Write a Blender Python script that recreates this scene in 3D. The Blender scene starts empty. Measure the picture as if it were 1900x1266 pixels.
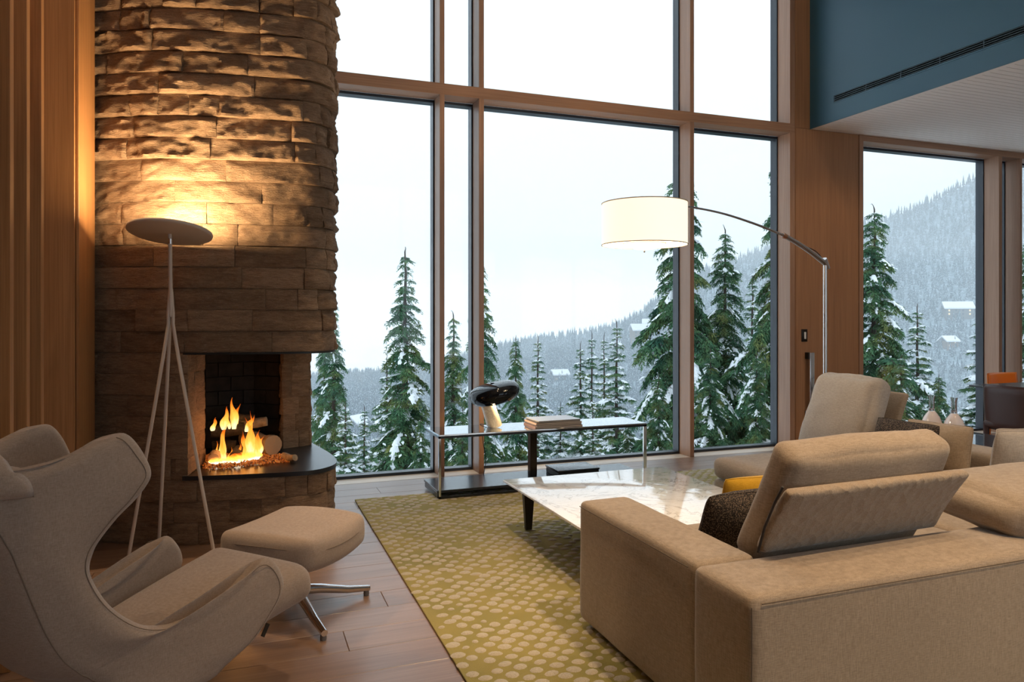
import bpy, bmesh, math, random
import numpy as np
from mathutils import Vector, Matrix, noise as mnoise

random.seed(7)
rng = np.random.default_rng(7)
PI = math.pi
SC = bpy.context.scene
COL = SC.collection

# ------------------------------------------------------------------ camera, sky, exposure
cam_d = bpy.data.cameras.new('camera')
cam_d.sensor_fit = 'HORIZONTAL'
cam_d.sensor_width = 36.0
cam_d.lens = 1345.0 / 1900.0 * 36.0
cam_d.shift_y = -45.0 / 1900.0
cam_d.clip_end = 4000
cam = bpy.data.objects.new('camera', cam_d)
COL.objects.link(cam)
YAW = math.atan(500.0 / 1345.0)
cam.location = (0, 0, 1.4)
cam.rotation_euler = (PI / 2, 0, -YAW)
SC.camera = cam

world = bpy.data.worlds.new('world')
SC.world = world
world.use_nodes = True
wn = world.node_tree
wn.nodes['Background'].inputs['Color'].default_value = (0.78, 0.905, 1.0, 1)
wn.nodes['Background'].inputs['Strength'].default_value = 2.0

SC.view_settings.view_transform = 'Standard'
SC.view_settings.look = 'None'
SC.view_settings.gamma = 1
SC.view_settings.use_curve_mapping = False
SC.view_settings.exposure = 0.0
SC.cycles.max_bounces = 10
SC.cycles.diffuse_bounces = 5
SC.cycles.transparent_max_bounces = 16
SC.cycles.volume_bounces = 2
SC.cycles.sample_clamp_indirect = 6.0

# ------------------------------------------------------------------ object helpers
MWI = {}          # inverse matrix of each root empty, so parts may be given in world coordinates


def tag(o, label=None, cat=None, group=None, kind=None):
    if label: o['label'] = label
    if cat: o['category'] = cat
    if group: o['group'] = group
    if kind: o['kind'] = kind
    return o


def thing(name, label, cat, loc=(0, 0, 0), rotz=0.0, group=None, kind=None):
    o = bpy.data.objects.new(name, None)
    COL.objects.link(o)
    o.empty_display_size = 0.1
    o.location = loc
    o.rotation_euler = (0, 0, rotz)
    MWI[o.name] = (Matrix.Translation(loc) @ Matrix.Rotation(rotz, 4, 'Z')).inverted()
    return tag(o, label, cat, group, kind)


def obj(name, VF, mat, parent=None, smooth=40, world=True):
    V, Fc = VF
    V = np.asarray(V, dtype=float).reshape(-1, 3)
    root = parent
    while root is not None and root.name not in MWI:
        root = root.parent
    if root is not None and world:
        M = np.array(MWI[root.name])
        V = V @ M[:3, :3].T + M[:3, 3]
    me = bpy.data.meshes.new(name)
    me.from_pydata([tuple(v) for v in V], [], [tuple(int(i) for i in f) for f in Fc])
    return _link(name, me, mat, parent, smooth)


def _link(name, me, mat, parent, smooth):
    if smooth:
        me.polygons.foreach_set('use_smooth', [True] * len(me.polygons))
        if smooth < 180:
            me.set_sharp_from_angle(angle=math.radians(smooth))
    me.update()
    o = bpy.data.objects.new(name, me)
    COL.objects.link(o)
    if mat is not None: me.materials.append(mat)
    if parent is not None: o.parent = parent
    return o


def tri_obj(name, V, T, mat, parent=None, smooth=0):
    """big triangle soup, local coordinates"""
    V = np.asarray(V, dtype=np.float32); T = np.asarray(T, dtype=np.int32)
    return _link(name, tri_mesh(name, V, T), mat, parent, smooth)


def tri_mesh(name, V, T):
    V = np.asarray(V, dtype=np.float32); T = np.asarray(T, dtype=np.int32)
    me = bpy.data.meshes.new(name)
    me.vertices.add(len(V)); me.vertices.foreach_set('co', V.ravel())
    me.loops.add(T.size); me.loops.foreach_set('vertex_index', T.ravel())
    me.polygons.add(len(T))
    me.polygons.foreach_set('loop_start', np.arange(0, T.size, 3, dtype=np.int32))
    me.polygons.foreach_set('loop_total', np.full(len(T), 3, dtype=np.int32))
    me.update(); me.validate()
    return me


def copy_tree(o, parent=None):
    c = o.copy(); COL.objects.link(c); c.parent = parent
    if o.name in MWI: MWI[c.name] = MWI[o.name]
    for ch in list(o.children): copy_tree(ch, c)
    return c


# ------------------------------------------------------------------ shape helpers -> (verts, faces)
def join(*parts):
    V = []; Fc = []; n = 0
    for v, f in parts:
        v = np.asarray(v, float).reshape(-1, 3)
        V.append(v); Fc += [tuple(i + n for i in ff) for ff in f]; n += len(v)
    return np.vstack(V), Fc


def xf(VF, loc=(0, 0, 0), rot=(0, 0, 0), scale=(1, 1, 1)):
    V, Fc = VF
    from mathutils import Euler
    M = np.array(Euler(rot, 'XYZ').to_matrix())
    return np.asarray(V, float) * np.array(scale) @ M.T + np.array(loc), Fc


def box(x0, x1, y0, y1, z0, z1, bev=0.0, seg=2):
    if bev <= 0:
        V = [(x, y, z) for z in (z0, z1) for y in (y0, y1) for x in (x0, x1)]
        return np.array(V), [(0, 2, 3, 1), (4, 5, 7, 6), (0, 1, 5, 4), (2, 6, 7, 3), (0, 4, 6, 2), (1, 3, 7, 5)]
    bm = bmesh.new()
    bmesh.ops.create_cube(bm, size=1)
    for v in bm.verts:
        v.co = Vector(((x0 + x1) / 2 + v.co.x * (x1 - x0), (y0 + y1) / 2 + v.co.y * (y1 - y0), (z0 + z1) / 2 + v.co.z * (z1 - z0)))
    bmesh.ops.bevel(bm, geom=bm.edges[:], offset=bev, segments=seg, affect='EDGES', profile=0.5)
    return bm_out(bm)


def bm_out(bm):
    bm.verts.index_update()
    V = np.array([v.co[:] for v in bm.verts]); Fc = [tuple(v.index for v in f.verts) for f in bm.faces]
    bm.free()
    return V, Fc


def prism(pts, z0, z1, bev=0.0, seg=2):
    """closed xy outline (counter-clockwise) extruded"""
    bm = bmesh.new()
    b = [bm.verts.new((x, y, z0)) for x, y in pts]
    t = [bm.verts.new((x, y, z1)) for x, y in pts]
    n = len(pts)
    bm.faces.new(b[::-1]); bm.faces.new(t)
    for i in range(n): bm.faces.new((b[i], b[(i + 1) % n], t[(i + 1) % n], t[i]))
    if bev > 0:
        ed = [e for e in bm.edges if abs(e.verts[0].co.z - e.verts[1].co.z) < 1e-6]
        bmesh.ops.bevel(bm, geom=ed, offset=bev, segments=seg, affect='EDGES', profile=0.5)
    return bm_out(bm)


def tube(pts, rad, n=10, caps=True):
    pts = [np.array(p, float) for p in pts]
    m = len(pts)
    if not hasattr(rad, '__len__'): rad = [rad] * m
    V = []; Fc = []
    up = None
    for i in range(m):
        t = pts[min(i + 1, m - 1)] - pts[max(i - 1, 0)]
        t = t / (np.linalg.norm(t) + 1e-12)
        if up is None:
            up = np.array([0, 0, 1.0]) if abs(t[2]) < .9 else np.array([1.0, 0, 0])
        a = up - t * (up @ t); a /= np.linalg.norm(a) + 1e-12
        up = a
        b = np.cross(t, a)
        for k in range(n):
            w = 2 * PI * k / n
            V.append(pts[i] + rad[i] * (math.cos(w) * a + math.sin(w) * b))
    for i in range(m - 1):
        for k in range(n):
            k2 = (k + 1) % n
            Fc.append((i * n + k, i * n + k2, (i + 1) * n + k2, (i + 1) * n + k))
    if caps:
        Fc.append(tuple(range(n))[::-1]); Fc.append(tuple((m - 1) * n + k for k in range(n)))
    return np.array(V), Fc


def lathe(prof, n=24, caps=True):
    """prof = [(r, z)...] bottom to top about z"""
    V = []; Fc = []
    for r, z in prof:
        for k in range(n):
            w = 2 * PI * k / n
            V.append((r * math.cos(w), r * math.sin(w), z))
    m = len(prof)
    for i in range(m - 1):
        for k in range(n):
            k2 = (k + 1) % n
            Fc.append((i * n + k, i * n + k2, (i + 1) * n + k2, (i + 1) * n + k))
    if caps:
        Fc.append(tuple(range(n))[::-1]); Fc.append(tuple((m - 1) * n + k for k in range(n)))
    return np.array(V), Fc


def grid_faces(m, n, off=0, flip=False):
    Fc = []
    for i in range(m - 1):
        for j in range(n - 1):
            a = off + i * n + j
            q = (a, a + 1, a + n + 1, a + n)
            Fc.append(q[::-1] if flip else q)
    return Fc


def spaced(n, e=.25):
    """samples -1..1, denser towards both ends"""
    t = np.linspace(-1, 1, n)
    return np.sin(t * PI / 2) * e + t * (1 - e)


def softbox(sx, sy, sz, r, puff=(0, 0, 0), n=(14, 14, 10), namp=0.0, nscale=3.0, seed=0, e=.75):
    """upholstered block centred at the origin, rounded edges, bulging faces"""
    ax = [spaced(k, e) for k in n]
    idx = {}; V = []; A = []
    h = np.array([max(sx / 2 - r, 1e-4), max(sy / 2 - r, 1e-4), max(sz / 2 - r, 1e-4)])
    S = np.array([sx, sy, sz]) / 2

    def vid(i, j, k):
        key = (i, j, k)
        if key in idx: return idx[key]
        a = np.array([ax[0][i], ax[1][j], ax[2][k]])
        q = a * S
        core = np.clip(q, -h, h); d = q - core
        L = np.linalg.norm(d)
        p = core + d / L * r if L > 1e-9 else q
        a2 = a * a
        p = p + np.array([puff[0] * a[0] * (1 - a2[1]) * (1 - a2[2]), puff[1] * a[1] * (1 - a2[0]) * (1 - a2[2]), puff[2] * a[2] * (1 - a2[0]) * (1 - a2[1])])
        if namp:
            s = Vector(p) * nscale + Vector((seed * 7.3, seed * 3.1, seed))
            nv = Vector(p).normalized()
            p = p + np.array(nv) * namp * mnoise.fractal(s, 1.0, 2.0, 3)
        idx[key] = len(V); V.append(p)
        return idx[key]
    Fc = []
    nx, ny, nz = n
    for k, fl in ((0, True), (nz - 1, False)):
        for i in range(nx - 1):
            for j in range(ny - 1):
                q = (vid(i, j, k), vid(i + 1, j, k), vid(i + 1, j + 1, k), vid(i, j + 1, k))
                Fc.append(q[::-1] if fl else q)
    for j, fl in ((0, False), (ny - 1, True)):
        for i in range(nx - 1):
            for k in range(nz - 1):
                q = (vid(i, j, k), vid(i + 1, j, k), vid(i + 1, j, k + 1), vid(i, j, k + 1))
                Fc.append(q[::-1] if fl else q)
    for i, fl in ((0, True), (nx - 1, False)):
        for j in range(ny - 1):
            for k in range(nz - 1):
                q = (vid(i, j, k), vid(i, j + 1, k), vid(i, j + 1, k + 1), vid(i, j, k + 1))
                Fc.append(q[::-1] if fl else q)
    return np.array(V), Fc


def pillow(w, h, t, n=22, pinch=.06, wr=.006, seed=0, power=.5):
    """knife-edge cushion in the xz plane, thickness along y, centred"""
    s = spaced(n, .6)
    V = []
    for side in (-1, 1):
        for b in s:
            for a in s:
                cr_ = 1 - .075 * (a * b) ** 4
                x = w / 2 * a * (1 - pinch * (1 - b * b) * a * a) * cr_
                z = h / 2 * b * (1 - pinch * (1 - a * a) * b * b) * cr_
                y = side * t / 2 * max((1 - a * a) * (1 - b * b), 0) ** power
                nz = mnoise.fractal(Vector((x * 5 + seed * 3, side * 2.0, z * 5 + seed)), 1.0, 2.0, 4)
                y += side * wr * nz * min(1, 4 * (1 - abs(a))) * min(1, 4 * (1 - abs(b)))
                V.append((x, y, z))
    Fc = grid_faces(n, n, 0, False) + grid_faces(n, n, n * n, True)
    V = np.array(V)
    # weld rims
    bm = bmesh.new()
    vs = [bm.verts.new(v) for v in V]
    for f in Fc: bm.faces.new([vs[i] for i in f])
    bmesh.ops.remove_doubles(bm, verts=bm.verts[:], dist=1e-4)
    return bm_out(bm)


def slab_from_grid(P, N, T, bpts, r):
    """thick padded shell: mid-surface grid P (m,n,3), unit normals N, thickness T, rounding to the rim polyline bpts"""
    m, n, _ = P.shape
    flat = P.reshape(-1, 3)
    B = np.asarray(bpts)
    A0 = B[:-1]; D = B[1:] - A0
    L2 = (D ** 2).sum(1) + 1e-12
    q = flat[:, None, :] - A0[None]
    tt = np.clip((q * D[None]).sum(2) / L2[None], 0, 1)
    dist = np.sqrt(((q - tt[..., None] * D[None]) ** 2).sum(2)).min(1)
    hh = T / 2 * np.sqrt(np.clip(1 - (1 - np.clip(dist / r, 0, 1)) ** 2, 0, 1))
    Nf = N.reshape(-1, 3)
    Vo = flat + Nf * hh[:, None]; Vi = flat - Nf * hh[:, None]
    Fc = grid_faces(m, n, 0) + grid_faces(m, n, m * n, True)
    # close along rim
    ring = [i * n for i in range(m)] + [(m - 1) * n + j for j in range(1, n)] + [i * n + n - 1 for i in range(m - 2, -1, -1)] + [j for j in range(n - 2, 0, -1)]
    K = len(ring)
    for k in range(K):
        a, b = ring[k], ring[(k + 1) % K]
        Fc.append((a, b, b + m * n, a + m * n))
    bm = bmesh.new()
    V = np.vstack([Vo, Vi])
    vs = [bm.verts.new(v) for v in V]
    for f in Fc:
        try: bm.faces.new([vs[i] for i in f])
        except ValueError: pass
    bmesh.ops.remove_doubles(bm, verts=bm.verts[:], dist=2e-4)
    bmesh.ops.recalc_face_normals(bm, faces=bm.faces[:])
    return bm_out(bm)


def grid_normals(P):
    du = np.gradient(P, axis=1); dv = np.gradient(P, axis=0)
    N = np.cross(du, dv)
    return N / (np.linalg.norm(N, axis=2, keepdims=True) + 1e-12)


def smooth_path(pts, n):
    """Catmull-Rom through pts, n samples evenly by length"""
    P = np.asarray(pts, float)
    E = np.vstack([2 * P[0] - P[1], P, 2 * P[-1] - P[-2]])
    out = []
    for i in range(1, len(E) - 2):
        for t in np.linspace(0, 1, 24, endpoint=False):
            a, b, c, d = E[i - 1], E[i], E[i + 1], E[i + 2]
            out.append(.5 * ((2 * b) + (-a + c) * t + (2 * a - 5 * b + 4 * c - d) * t * t + (-a + 3 * b - 3 * c + d) * t ** 3))
    out.append(P[-1]); out = np.array(out)
    s = np.concatenate([[0], np.cumsum(np.linalg.norm(np.diff(out, axis=0), axis=1))])
    u = np.linspace(0, s[-1], n)
    return np.stack([np.interp(u, s, out[:, k]) for k in range(P.shape[1])], 1)


# ------------------------------------------------------------------ materials
class NT:
    def __init__(self, name):
        self.m = bpy.data.materials.new(name); self.m.use_nodes = True
        self.t = self.m.node_tree
        self.b = self.t.nodes['Principled BSDF']; self.out = self.t.nodes['Material Output']

    def n(self, typ, **kw):
        nd = self.t.nodes.new(typ)
        for k, v in kw.items(): setattr(nd, k, v)
        return nd

    def l(self, a, b): self.t.links.new(a, b)

    def coord(self, kind='Object', scale=(1, 1, 1), rnd=False):
        tc = self.n('ShaderNodeTexCoord'); mp = self.n('ShaderNodeMapping')
        mp.inputs['Scale'].default_value = scale
        self.l(tc.outputs[kind], mp.inputs['Vector'])
        if rnd:
            oi = self.n('ShaderNodeObjectInfo'); mm = self.n('ShaderNodeMath', operation='MULTIPLY'); mm.inputs[1].default_value = 37.0
            cx = self.n('ShaderNodeCombineXYZ')
            self.l(oi.outputs['Random'], mm.inputs[0])
            for i in range(3): self.l(mm.outputs[0], cx.inputs[i])
            self.l(cx.outputs[0], mp.inputs['Location'])
        return mp.outputs['Vector']

    def noise(self, vec, scale, detail=4, rough=.55, dist=0.0):
        nz = self.n('ShaderNodeTexNoise')
        nz.inputs['Scale'].default_value = scale; nz.inputs['Detail'].default_value = detail
        nz.inputs['Roughness'].default_value = rough; nz.inputs['Distortion'].default_value = dist
        self.l(vec, nz.inputs['Vector'])
        return nz.outputs['Fac']

    def ramp(self, fac, stops):
        r = self.n('ShaderNodeValToRGB')
        el = r.color_ramp.elements
        while len(el) < len(stops): el.new(.5)
        for e, (p, c) in zip(el, stops):
            e.position = p; e.color = (*c, 1) if len(c) == 3 else c
        self.l(fac, r.inputs['Fac'])
        return r.outputs['Color']

    def mix(self, a, b, fac=.5, mode='MIX'):
        m = self.n('ShaderNodeMix', data_type='RGBA', blend_type=mode)
        for s, v in ((m.inputs[0], fac), (m.inputs[6], a), (m.inputs[7], b)):
            if hasattr(v, 'is_linked') or hasattr(v, 'links'): self.l(v, s)
            elif hasattr(v, '__len__'): s.default_value = (*v, 1) if len(v) == 3 else v
            else: s.default_value = v
        return m.outputs[2]

    def bump(self, fac, strength=.3, dist=.01, prev=None):
        b = self.n('ShaderNodeBump')
        b.inputs['Strength'].default_value = strength; b.inputs['Distance'].default_value = dist
        self.l(fac, b.inputs['Height'])
        if prev is not None: self.l(prev, b.inputs['Normal'])
        return b.outputs['Normal']

    def set(self, color=None, rough=None, metal=None, normal=None, **kw):
        I = self.b.inputs
        for key, v in (('Base Color', color), ('Roughness', rough), ('Metallic', metal), ('Normal', normal)):
            if v is None: continue
            if hasattr(v, 'links'): self.l(v, I[key])
            elif hasattr(v, '__len__'): I[key].default_value = (*v, 1) if len(v) == 3 else v
            else: I[key].default_value = v
        for k, v in kw.items():
            k = k.replace('_', ' ')
            I[k].default_value = (*v, 1) if hasattr(v, '__len__') and len(v) == 3 else v
        return self.m


def plain(name, c, rough=.5, metal=0.0, **kw):
    return NT(name).set(c, rough, metal, **kw)


def wood(name, c1, c2, c3, axis='Z', rough=.45, k=1.0, rnd=True, vary=.0):
    t = NT(name)
    st = {'X': (.05, 1, 1), 'Y': (1, .05, 1), 'Z': (1, 1, .05)}[axis]
    v = t.coord('Object', st, rnd)
    big = t.noise(v, 9 * k, 5, .6, 1.2)
    st2 = {'X': (.012, 1, 1), 'Y': (1, .012, 1), 'Z': (1, 1, .012)}[axis]
    v2 = t.coord('Object', st2, rnd)
    fine = t.noise(v2, 160 * k, 3, .6)
    col = t.ramp(big, [(.25, c1), (.5, c2), (.75, c3)])
    col = t.mix(col, t.ramp(fine, [(.3, (.55, .5, .45)), (.6, (1, 1, 1))]), .55, 'MULTIPLY')
    if vary:
        oi = t.n('ShaderNodeObjectInfo')
        col = t.mix(col, t.ramp(oi.outputs['Random'], [(0, (1 - vary,) * 3), (1, (1, 1, 1))]), 1.0, 'MULTIPLY')
    return t.set(col, rough, normal=t.bump(fine, .12, .002))


def fabric(name, c1, c2, rough=.95, weave=900, bump=.35, big=3.0, slub=True):
    t = NT(name)
    va = t.coord('Object', (1, 1, .12)); vb = t.coord('Object', (.12, .12, 1))
    na = t.noise(va, weave * .5, 2); nb = t.noise(vb, weave * .5, 2)
    av = t.n('ShaderNodeMath', operation='ADD'); t.l(na, av.inputs[0]); t.l(nb, av.inputs[1])
    hv = t.n('ShaderNodeMath', operation='MULTIPLY'); hv.inputs[1].default_value = .5; t.l(av.outputs[0], hv.inputs[0])
    col = t.ramp(hv.outputs[0], [(.36, c1), (.64, c2)])
    bg = t.noise(t.coord(), big, 3)
    col = t.mix(col, t.ramp(bg, [(.3, (.9, .9, .9)), (.7, (1, 1, 1))]), 1.0, 'MULTIPLY')
    return t.set(col, rough, normal=t.bump(hv.outputs[0], bump, .002), Sheen_Weight=.25, Specular_IOR_Level=.2)

# ---- the materials of the place
M_amber = wood('amber_fir', (.30, .135, .045), (.40, .19, .07), (.47, .235, .09), 'Z', .5)
M_pier = wood('oiled_fir_panel', (.30, .14, .065), (.36, .175, .082), (.40, .20, .095), 'Z', .42, .8)
M_frame = wood('fir_frame', (.30, .165, .10), (.36, .20, .122), (.41, .235, .145), 'Z', .42)
M_frameh = wood('fir_rail', (.30, .165, .10), (.36, .20, .122), (.41, .235, .145), 'X', .42)
M_sill = wood('pale_sill', (.52, .44, .36), (.60, .51, .42), (.66, .57, .48), 'X', .4)
M_floor = wood('oak_floor', (.165, .098, .066), (.235, .145, .10), (.30, .195, .138), 'X', .30, 1.3, True, .13)
M_gasket = plain('window_gasket', (.012, .018, .03), .35)
M_ceil = plain('painted_ceiling', (.86, .79, .74), .6)
M_plaster = plain('warm_plaster', (.62, .54, .46), .8)
tb = NT('blue_paint')
M_blue = tb.set((.020, .082, .135), .42, normal=tb.bump(tb.noise(tb.coord(), 300, 2), .05, .001))
M_black = plain('black_paint', (.006, .007, .008), .5)
M_steel = plain('black_steel', (.035, .04, .05), .28, .6)


def glass_mat():
    t = NT('window_glass')
    t.t.nodes.remove(t.b)
    tr = t.n('ShaderNodeBsdfTransparent'); tr.inputs['Color'].default_value = (.93, .945, .95, 1)
    gl = t.n('ShaderNodeBsdfGlossy'); gl.inputs['Roughness'].default_value = .0
    fr = t.n('ShaderNodeFresnel'); fr.inputs['IOR'].default_value = 1.45
    mx = t.n('ShaderNodeMixShader')
    ge = t.n('ShaderNodeNewGeometry'); iv = t.n('ShaderNodeMath', operation='SUBTRACT'); iv.inputs[0].default_value = 1
    ml = t.n('ShaderNodeMath', operation='MULTIPLY')
    t.l(ge.outputs['Backfacing'], iv.inputs[1]); t.l(iv.outputs[0], ml.inputs[0]); t.l(fr.outputs[0], ml.inputs[1])
    t.l(ml.outputs[0], mx.inputs[0]); t.l(tr.outputs[0], mx.inputs[1]); t.l(gl.outputs[0], mx.inputs[2])
    t.l(mx.outputs[0], t.out.inputs['Surface'])
    return t.m


M_glass = glass_mat()

# ------------------------------------------------------------------ room shell
WY = 6.16                       # inner face of the window wall
XL, XR, YB, ZC = -3.6, 10.4, -3.6, 5.3
BX = 5.694                      # blue wall
SZ = 3.411                      # soffit height


def struct(name, VF, mat, parent=None, smooth=30):
    o = obj(name, VF, mat, parent, smooth)
    if parent is None: o['kind'] = 'structure'
    return o


floor = struct('floor', box(XL, XR, YB, WY + .02, -.12, -.018), plain('subfloor', (.05, .035, .025), .8), smooth=0)
# planks run along x; where the view is near they are single boards
pw = .205
rowi = 0
y = WY - .004
pm = {}
far_planks = []
while y > YB:
    y0 = y - pw + .0012
    x = XL + (rowi * .83) % 1.9 - 1.9
    while x < XR:
        L = 1.9
        xa, xb = max(x, XL), min(x + L - .0014, XR)
        if xb - xa > .05:
            if y < -.4:                                   # behind the camera: one joined part
                far_planks.append(box(xa, xb, y0, y, -.018, 0)); x += L; continue
            key = (round(xb - xa, 3))
            if key not in pm:
                V, Fc = box(-(xb - xa) / 2, (xb - xa) / 2, -(y - y0) / 2, (y - y0) / 2, -.018, 0, .0018, 1)
                me = bpy.data.meshes.new('floor_plank'); me.from_pydata([tuple(v) for v in V], [], Fc); me.materials.append(M_floor)
                pm[key] = me
            o = bpy.data.objects.new('floor_plank', pm[key]); COL.objects.link(o); o.parent = floor
            o.location = ((xa + xb) / 2, (y + y0) / 2, 0)
        x += L
    y -= pw; rowi += 1
fp_ = obj('floor_planks_behind', join(*far_planks), M_floor, floor, 0); fp_['kind'] = 'stuff'

struct('ceiling', box(XL, BX, YB, WY + .4, ZC, ZC + .1), M_ceil, smooth=0)
BW = [(1.6, 5.2, .3, 4.4), (6.3, 9.2, .3, 2.9)]         # unseen openings added behind the camera for extra daylight
xs_ = XL
wbk = []
for a, b, c, d in BW:
    wbk += [box(xs_, a, YB - .1, YB, 0, ZC), box(a, b, YB - .1, YB, 0, c), box(a, b, YB - .1, YB, d, ZC)]; xs_ = b
wbk.append(box(xs_, XR, YB - .1, YB, 0, ZC))
struct('wall_back', join(*wbk), M_plaster, smooth=0)
struct('wall_left', box(XL - .1, XL, YB, WY + .4, 0, ZC), M_plaster, smooth=0)
struct('wall_right', box(XR, XR + .1, YB, WY + .4, 0, SZ + .2), M_plaster, smooth=0)
struct('wall_behind_chimney', box(XL, -.55, WY + .02, WY + .3, 0, ZC), M_plaster, smooth=0)

# blue upper wall with its slot diffuser
SB = SZ + .024
wb = struct('wall_right_upper', join(box(BX, BX + .2, YB, 3.30, SB, ZC), box(BX, BX + .2, 5.827, WY + .25, SB, ZC), box(BX, BX + .2, 3.30, 5.827, SB, 3.602), box(BX, BX + .010, YB, WY + .25, SZ - .001, SB), box(BX, BX + .2, 3.30, 5.827, 3.671, ZC)), M_blue, smooth=0)
vent = thing('air_vent', 'long black slot air vent let into the dark blue upper wall', 'vent', (BX, 4.6, 3.6))
obj('duct', box(BX + .05, BX + .06, 3.30, 5.827, 3.602, 3.671), M_black, vent, 0)
M_vent = plain('vent_metal', (.03, .05, .065), .4, .3)
for k in range(4):
    z = 3.607 + k * .0185
    obj('louvre', box(BX - .002, BX + .03, 3.302, 5.825, z, z + .0055), M_vent, vent, 0)
for k in range(7):
    yy = 5.822 - k * .40
    obj('divider', box(BX + .001, BX + .03, yy - .004, yy + .004, 3.603, 3.67), M_vent, vent, 0)
obj('frame_lip', join(box(BX - .003, BX, 3.29, 5.837, 3.590, 3.602), box(BX - .003, BX, 3.29, 5.837, 3.671, 3.676), box(BX - .003, BX, 5.827, 5.837, 3.602, 3.671)), M_blue, vent, 0)

# boarded soffit over the dining side
cd = struct('ceiling_dining', box(BX + .01, XR, YB, WY + .25, SZ + .022, SZ + .12), plain('soffit_backing', (.13, .11, .10), .8), smooth=0)
bw = .068
k = 0
sm = None
yy = WY - .10
while yy > 1.2:
    if sm is None:
        V, Fc = box(0, XR - BX - .075, -bw / 2 + .0032, bw / 2 - .0032, 0, .02)
        sm = bpy.data.meshes.new('ceiling_board'); sm.from_pydata([tuple(v) for v in V], [], Fc); sm.materials.append(M_ceil)
    o = bpy.data.objects.new('ceiling_board', sm); COL.objects.link(o); o.parent = cd
    o.location = (BX + .075, yy - bw / 2, SZ + .002)
    yy -= bw
obj('edge_board', box(BX + .0105, BX + .072, YB, WY, SZ, SZ + .022), M_ceil, cd, 0)
obj('edge_board', box(BX + .073, XR, WY - .096, WY + .1, SZ, SZ + .022), M_ceil, cd, 0)
obj('plain_field', box(BX + .075, XR, YB, 1.2, SZ + .002, SZ + .022), M_ceil, cd, 0)

# ------------------------------------------------------------------ window wall
MUL = [(1.616, 1.659), (1.976, 2.023), (4.186, 4.2335), (5.427, 5.491)]
TZ0, TZ1 = 3.348, 3.447
YG = WY + .25       # glass plane
FD = WY + .19       # back of the timber
ZT = ZC - .06
ti = [0]


def trim(VF, mat):
    ti[0] += 1
    return struct('trim_%d' % ti[0], VF, mat)


for a, b in MUL:
    trim(box(a, b, WY, FD, 0, TZ0, .0015, 1), M_frame)
    trim(box(a, b, WY, FD, TZ1, ZT, .0015, 1), M_frame)
trim(box(-.55, 5.491, WY, FD, TZ0, TZ1, .0015, 1), M_frameh)
trim(box(-.55, 5.491, WY, FD, ZT, ZC, .0015, 1), M_frameh)
trim(box(-.55, 5.491, WY + .002, FD + .02, -.09, .0, .001, 1), M_sill)

wi = [0]


def window(x0, x1, z0, z1, mid=.0):
    wi[0] += 1
    o = thing('window_%d' % wi[0], None, None, ((x0 + x1) / 2, YG, z0), kind='structure')
    g = .05
    ring = join(box(x0 - .01, x0 + g * .25, FD, YG + .04, z0, z1), box(x1 - g * .25, x1 + .01, FD, YG + .04, z0, z1),
                box(x0 + g * .25, x1 - g * .25, FD, YG + .04, z0, z0 + g * .5), box(x0 + g * .25, x1 - g * .25, FD, YG + .04, z1 - g * .5, z1))
    obj('gasket_frame', ring, M_gasket, o, 0)
    obj('glass_pane', box(x0 + g * .2, x1 - g * .2, YG, YG + .006, z0 + g * .4, z1 - g * .4), M_glass, o, 0)
    return o


edges = [(-.55, MUL[0][0]), (MUL[0][1], MUL[1][0]), (MUL[1][1], MUL[2][0]), (MUL[2][1], MUL[3][0])]
for z0, z1 in ((0.0, TZ0), (TZ1, ZT)):
    for a, b in edges: window(a, b, z0, z1)

# timber pier with its three panels, switch and pull
pier = struct('wall_pier', box(5.493, 6.372, WY + .012, WY + .28, 0, SZ), M_black, smooth=0)
for a, b in ((5.495, 5.5035), (5.506, 6.366)):
    obj('panel', box(a, b, WY, WY + .02, .004, SZ - .003, .0015, 1), M_pier, pier)
obj('panel', box(5.495, BX - .002, WY, WY + .02, SZ, ZC, .0015, 1), M_pier, pier)
trim(box(6.374, 6.433, WY - .004, FD, 0, SZ, .0015, 1), M_frame)
trim(box(6.433, XR, WY, FD, 3.343, SZ, .0015, 1), M_frameh)
trim(box(8.568, 8.623, WY, FD, 0, 3.343, .0015, 1), M_frame)
trim(box(8.9386, 8.974, WY, FD, 0, 3.343, .0015, 1), M_frame)
trim(box(6.433, XR, WY + .002, FD + .02, -.09, .0, .001, 1), M_sill)
for a, b in ((6.433, 8.568), (8.623, 8.9386), (8.974, XR)): window(a, b, 0, 3.343)
for a, b, c, d in BW:                      # unseen windows, added behind the camera to let in more daylight
    wi[0] += 1
    o = thing('window_%d' % wi[0], None, None, ((a + b) / 2, YB, c), kind='structure')
    m_ = (a + b) / 2
    obj('frame', join(box(a, a + .05, YB - .08, YB + .02, c, d), box(b - .05, b, YB - .08, YB + .02, c, d), box(a, b, YB - .08, YB + .02, c, c + .05), box(a, b, YB - .08, YB + .02, d - .05, d), box(m_ - .025, m_ + .025, YB - .08, YB + .02, c, d)), M_frame, o, 0)
    obj('glass_pane', box(a + .05, m_ - .025, YB - .05, YB - .044, c + .05, d - .05), M_glass, o, 0)
    obj('glass_pane', box(m_ + .025, b - .05, YB - .05, YB - .044, c + .05, d - .05), M_glass, o, 0)

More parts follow.
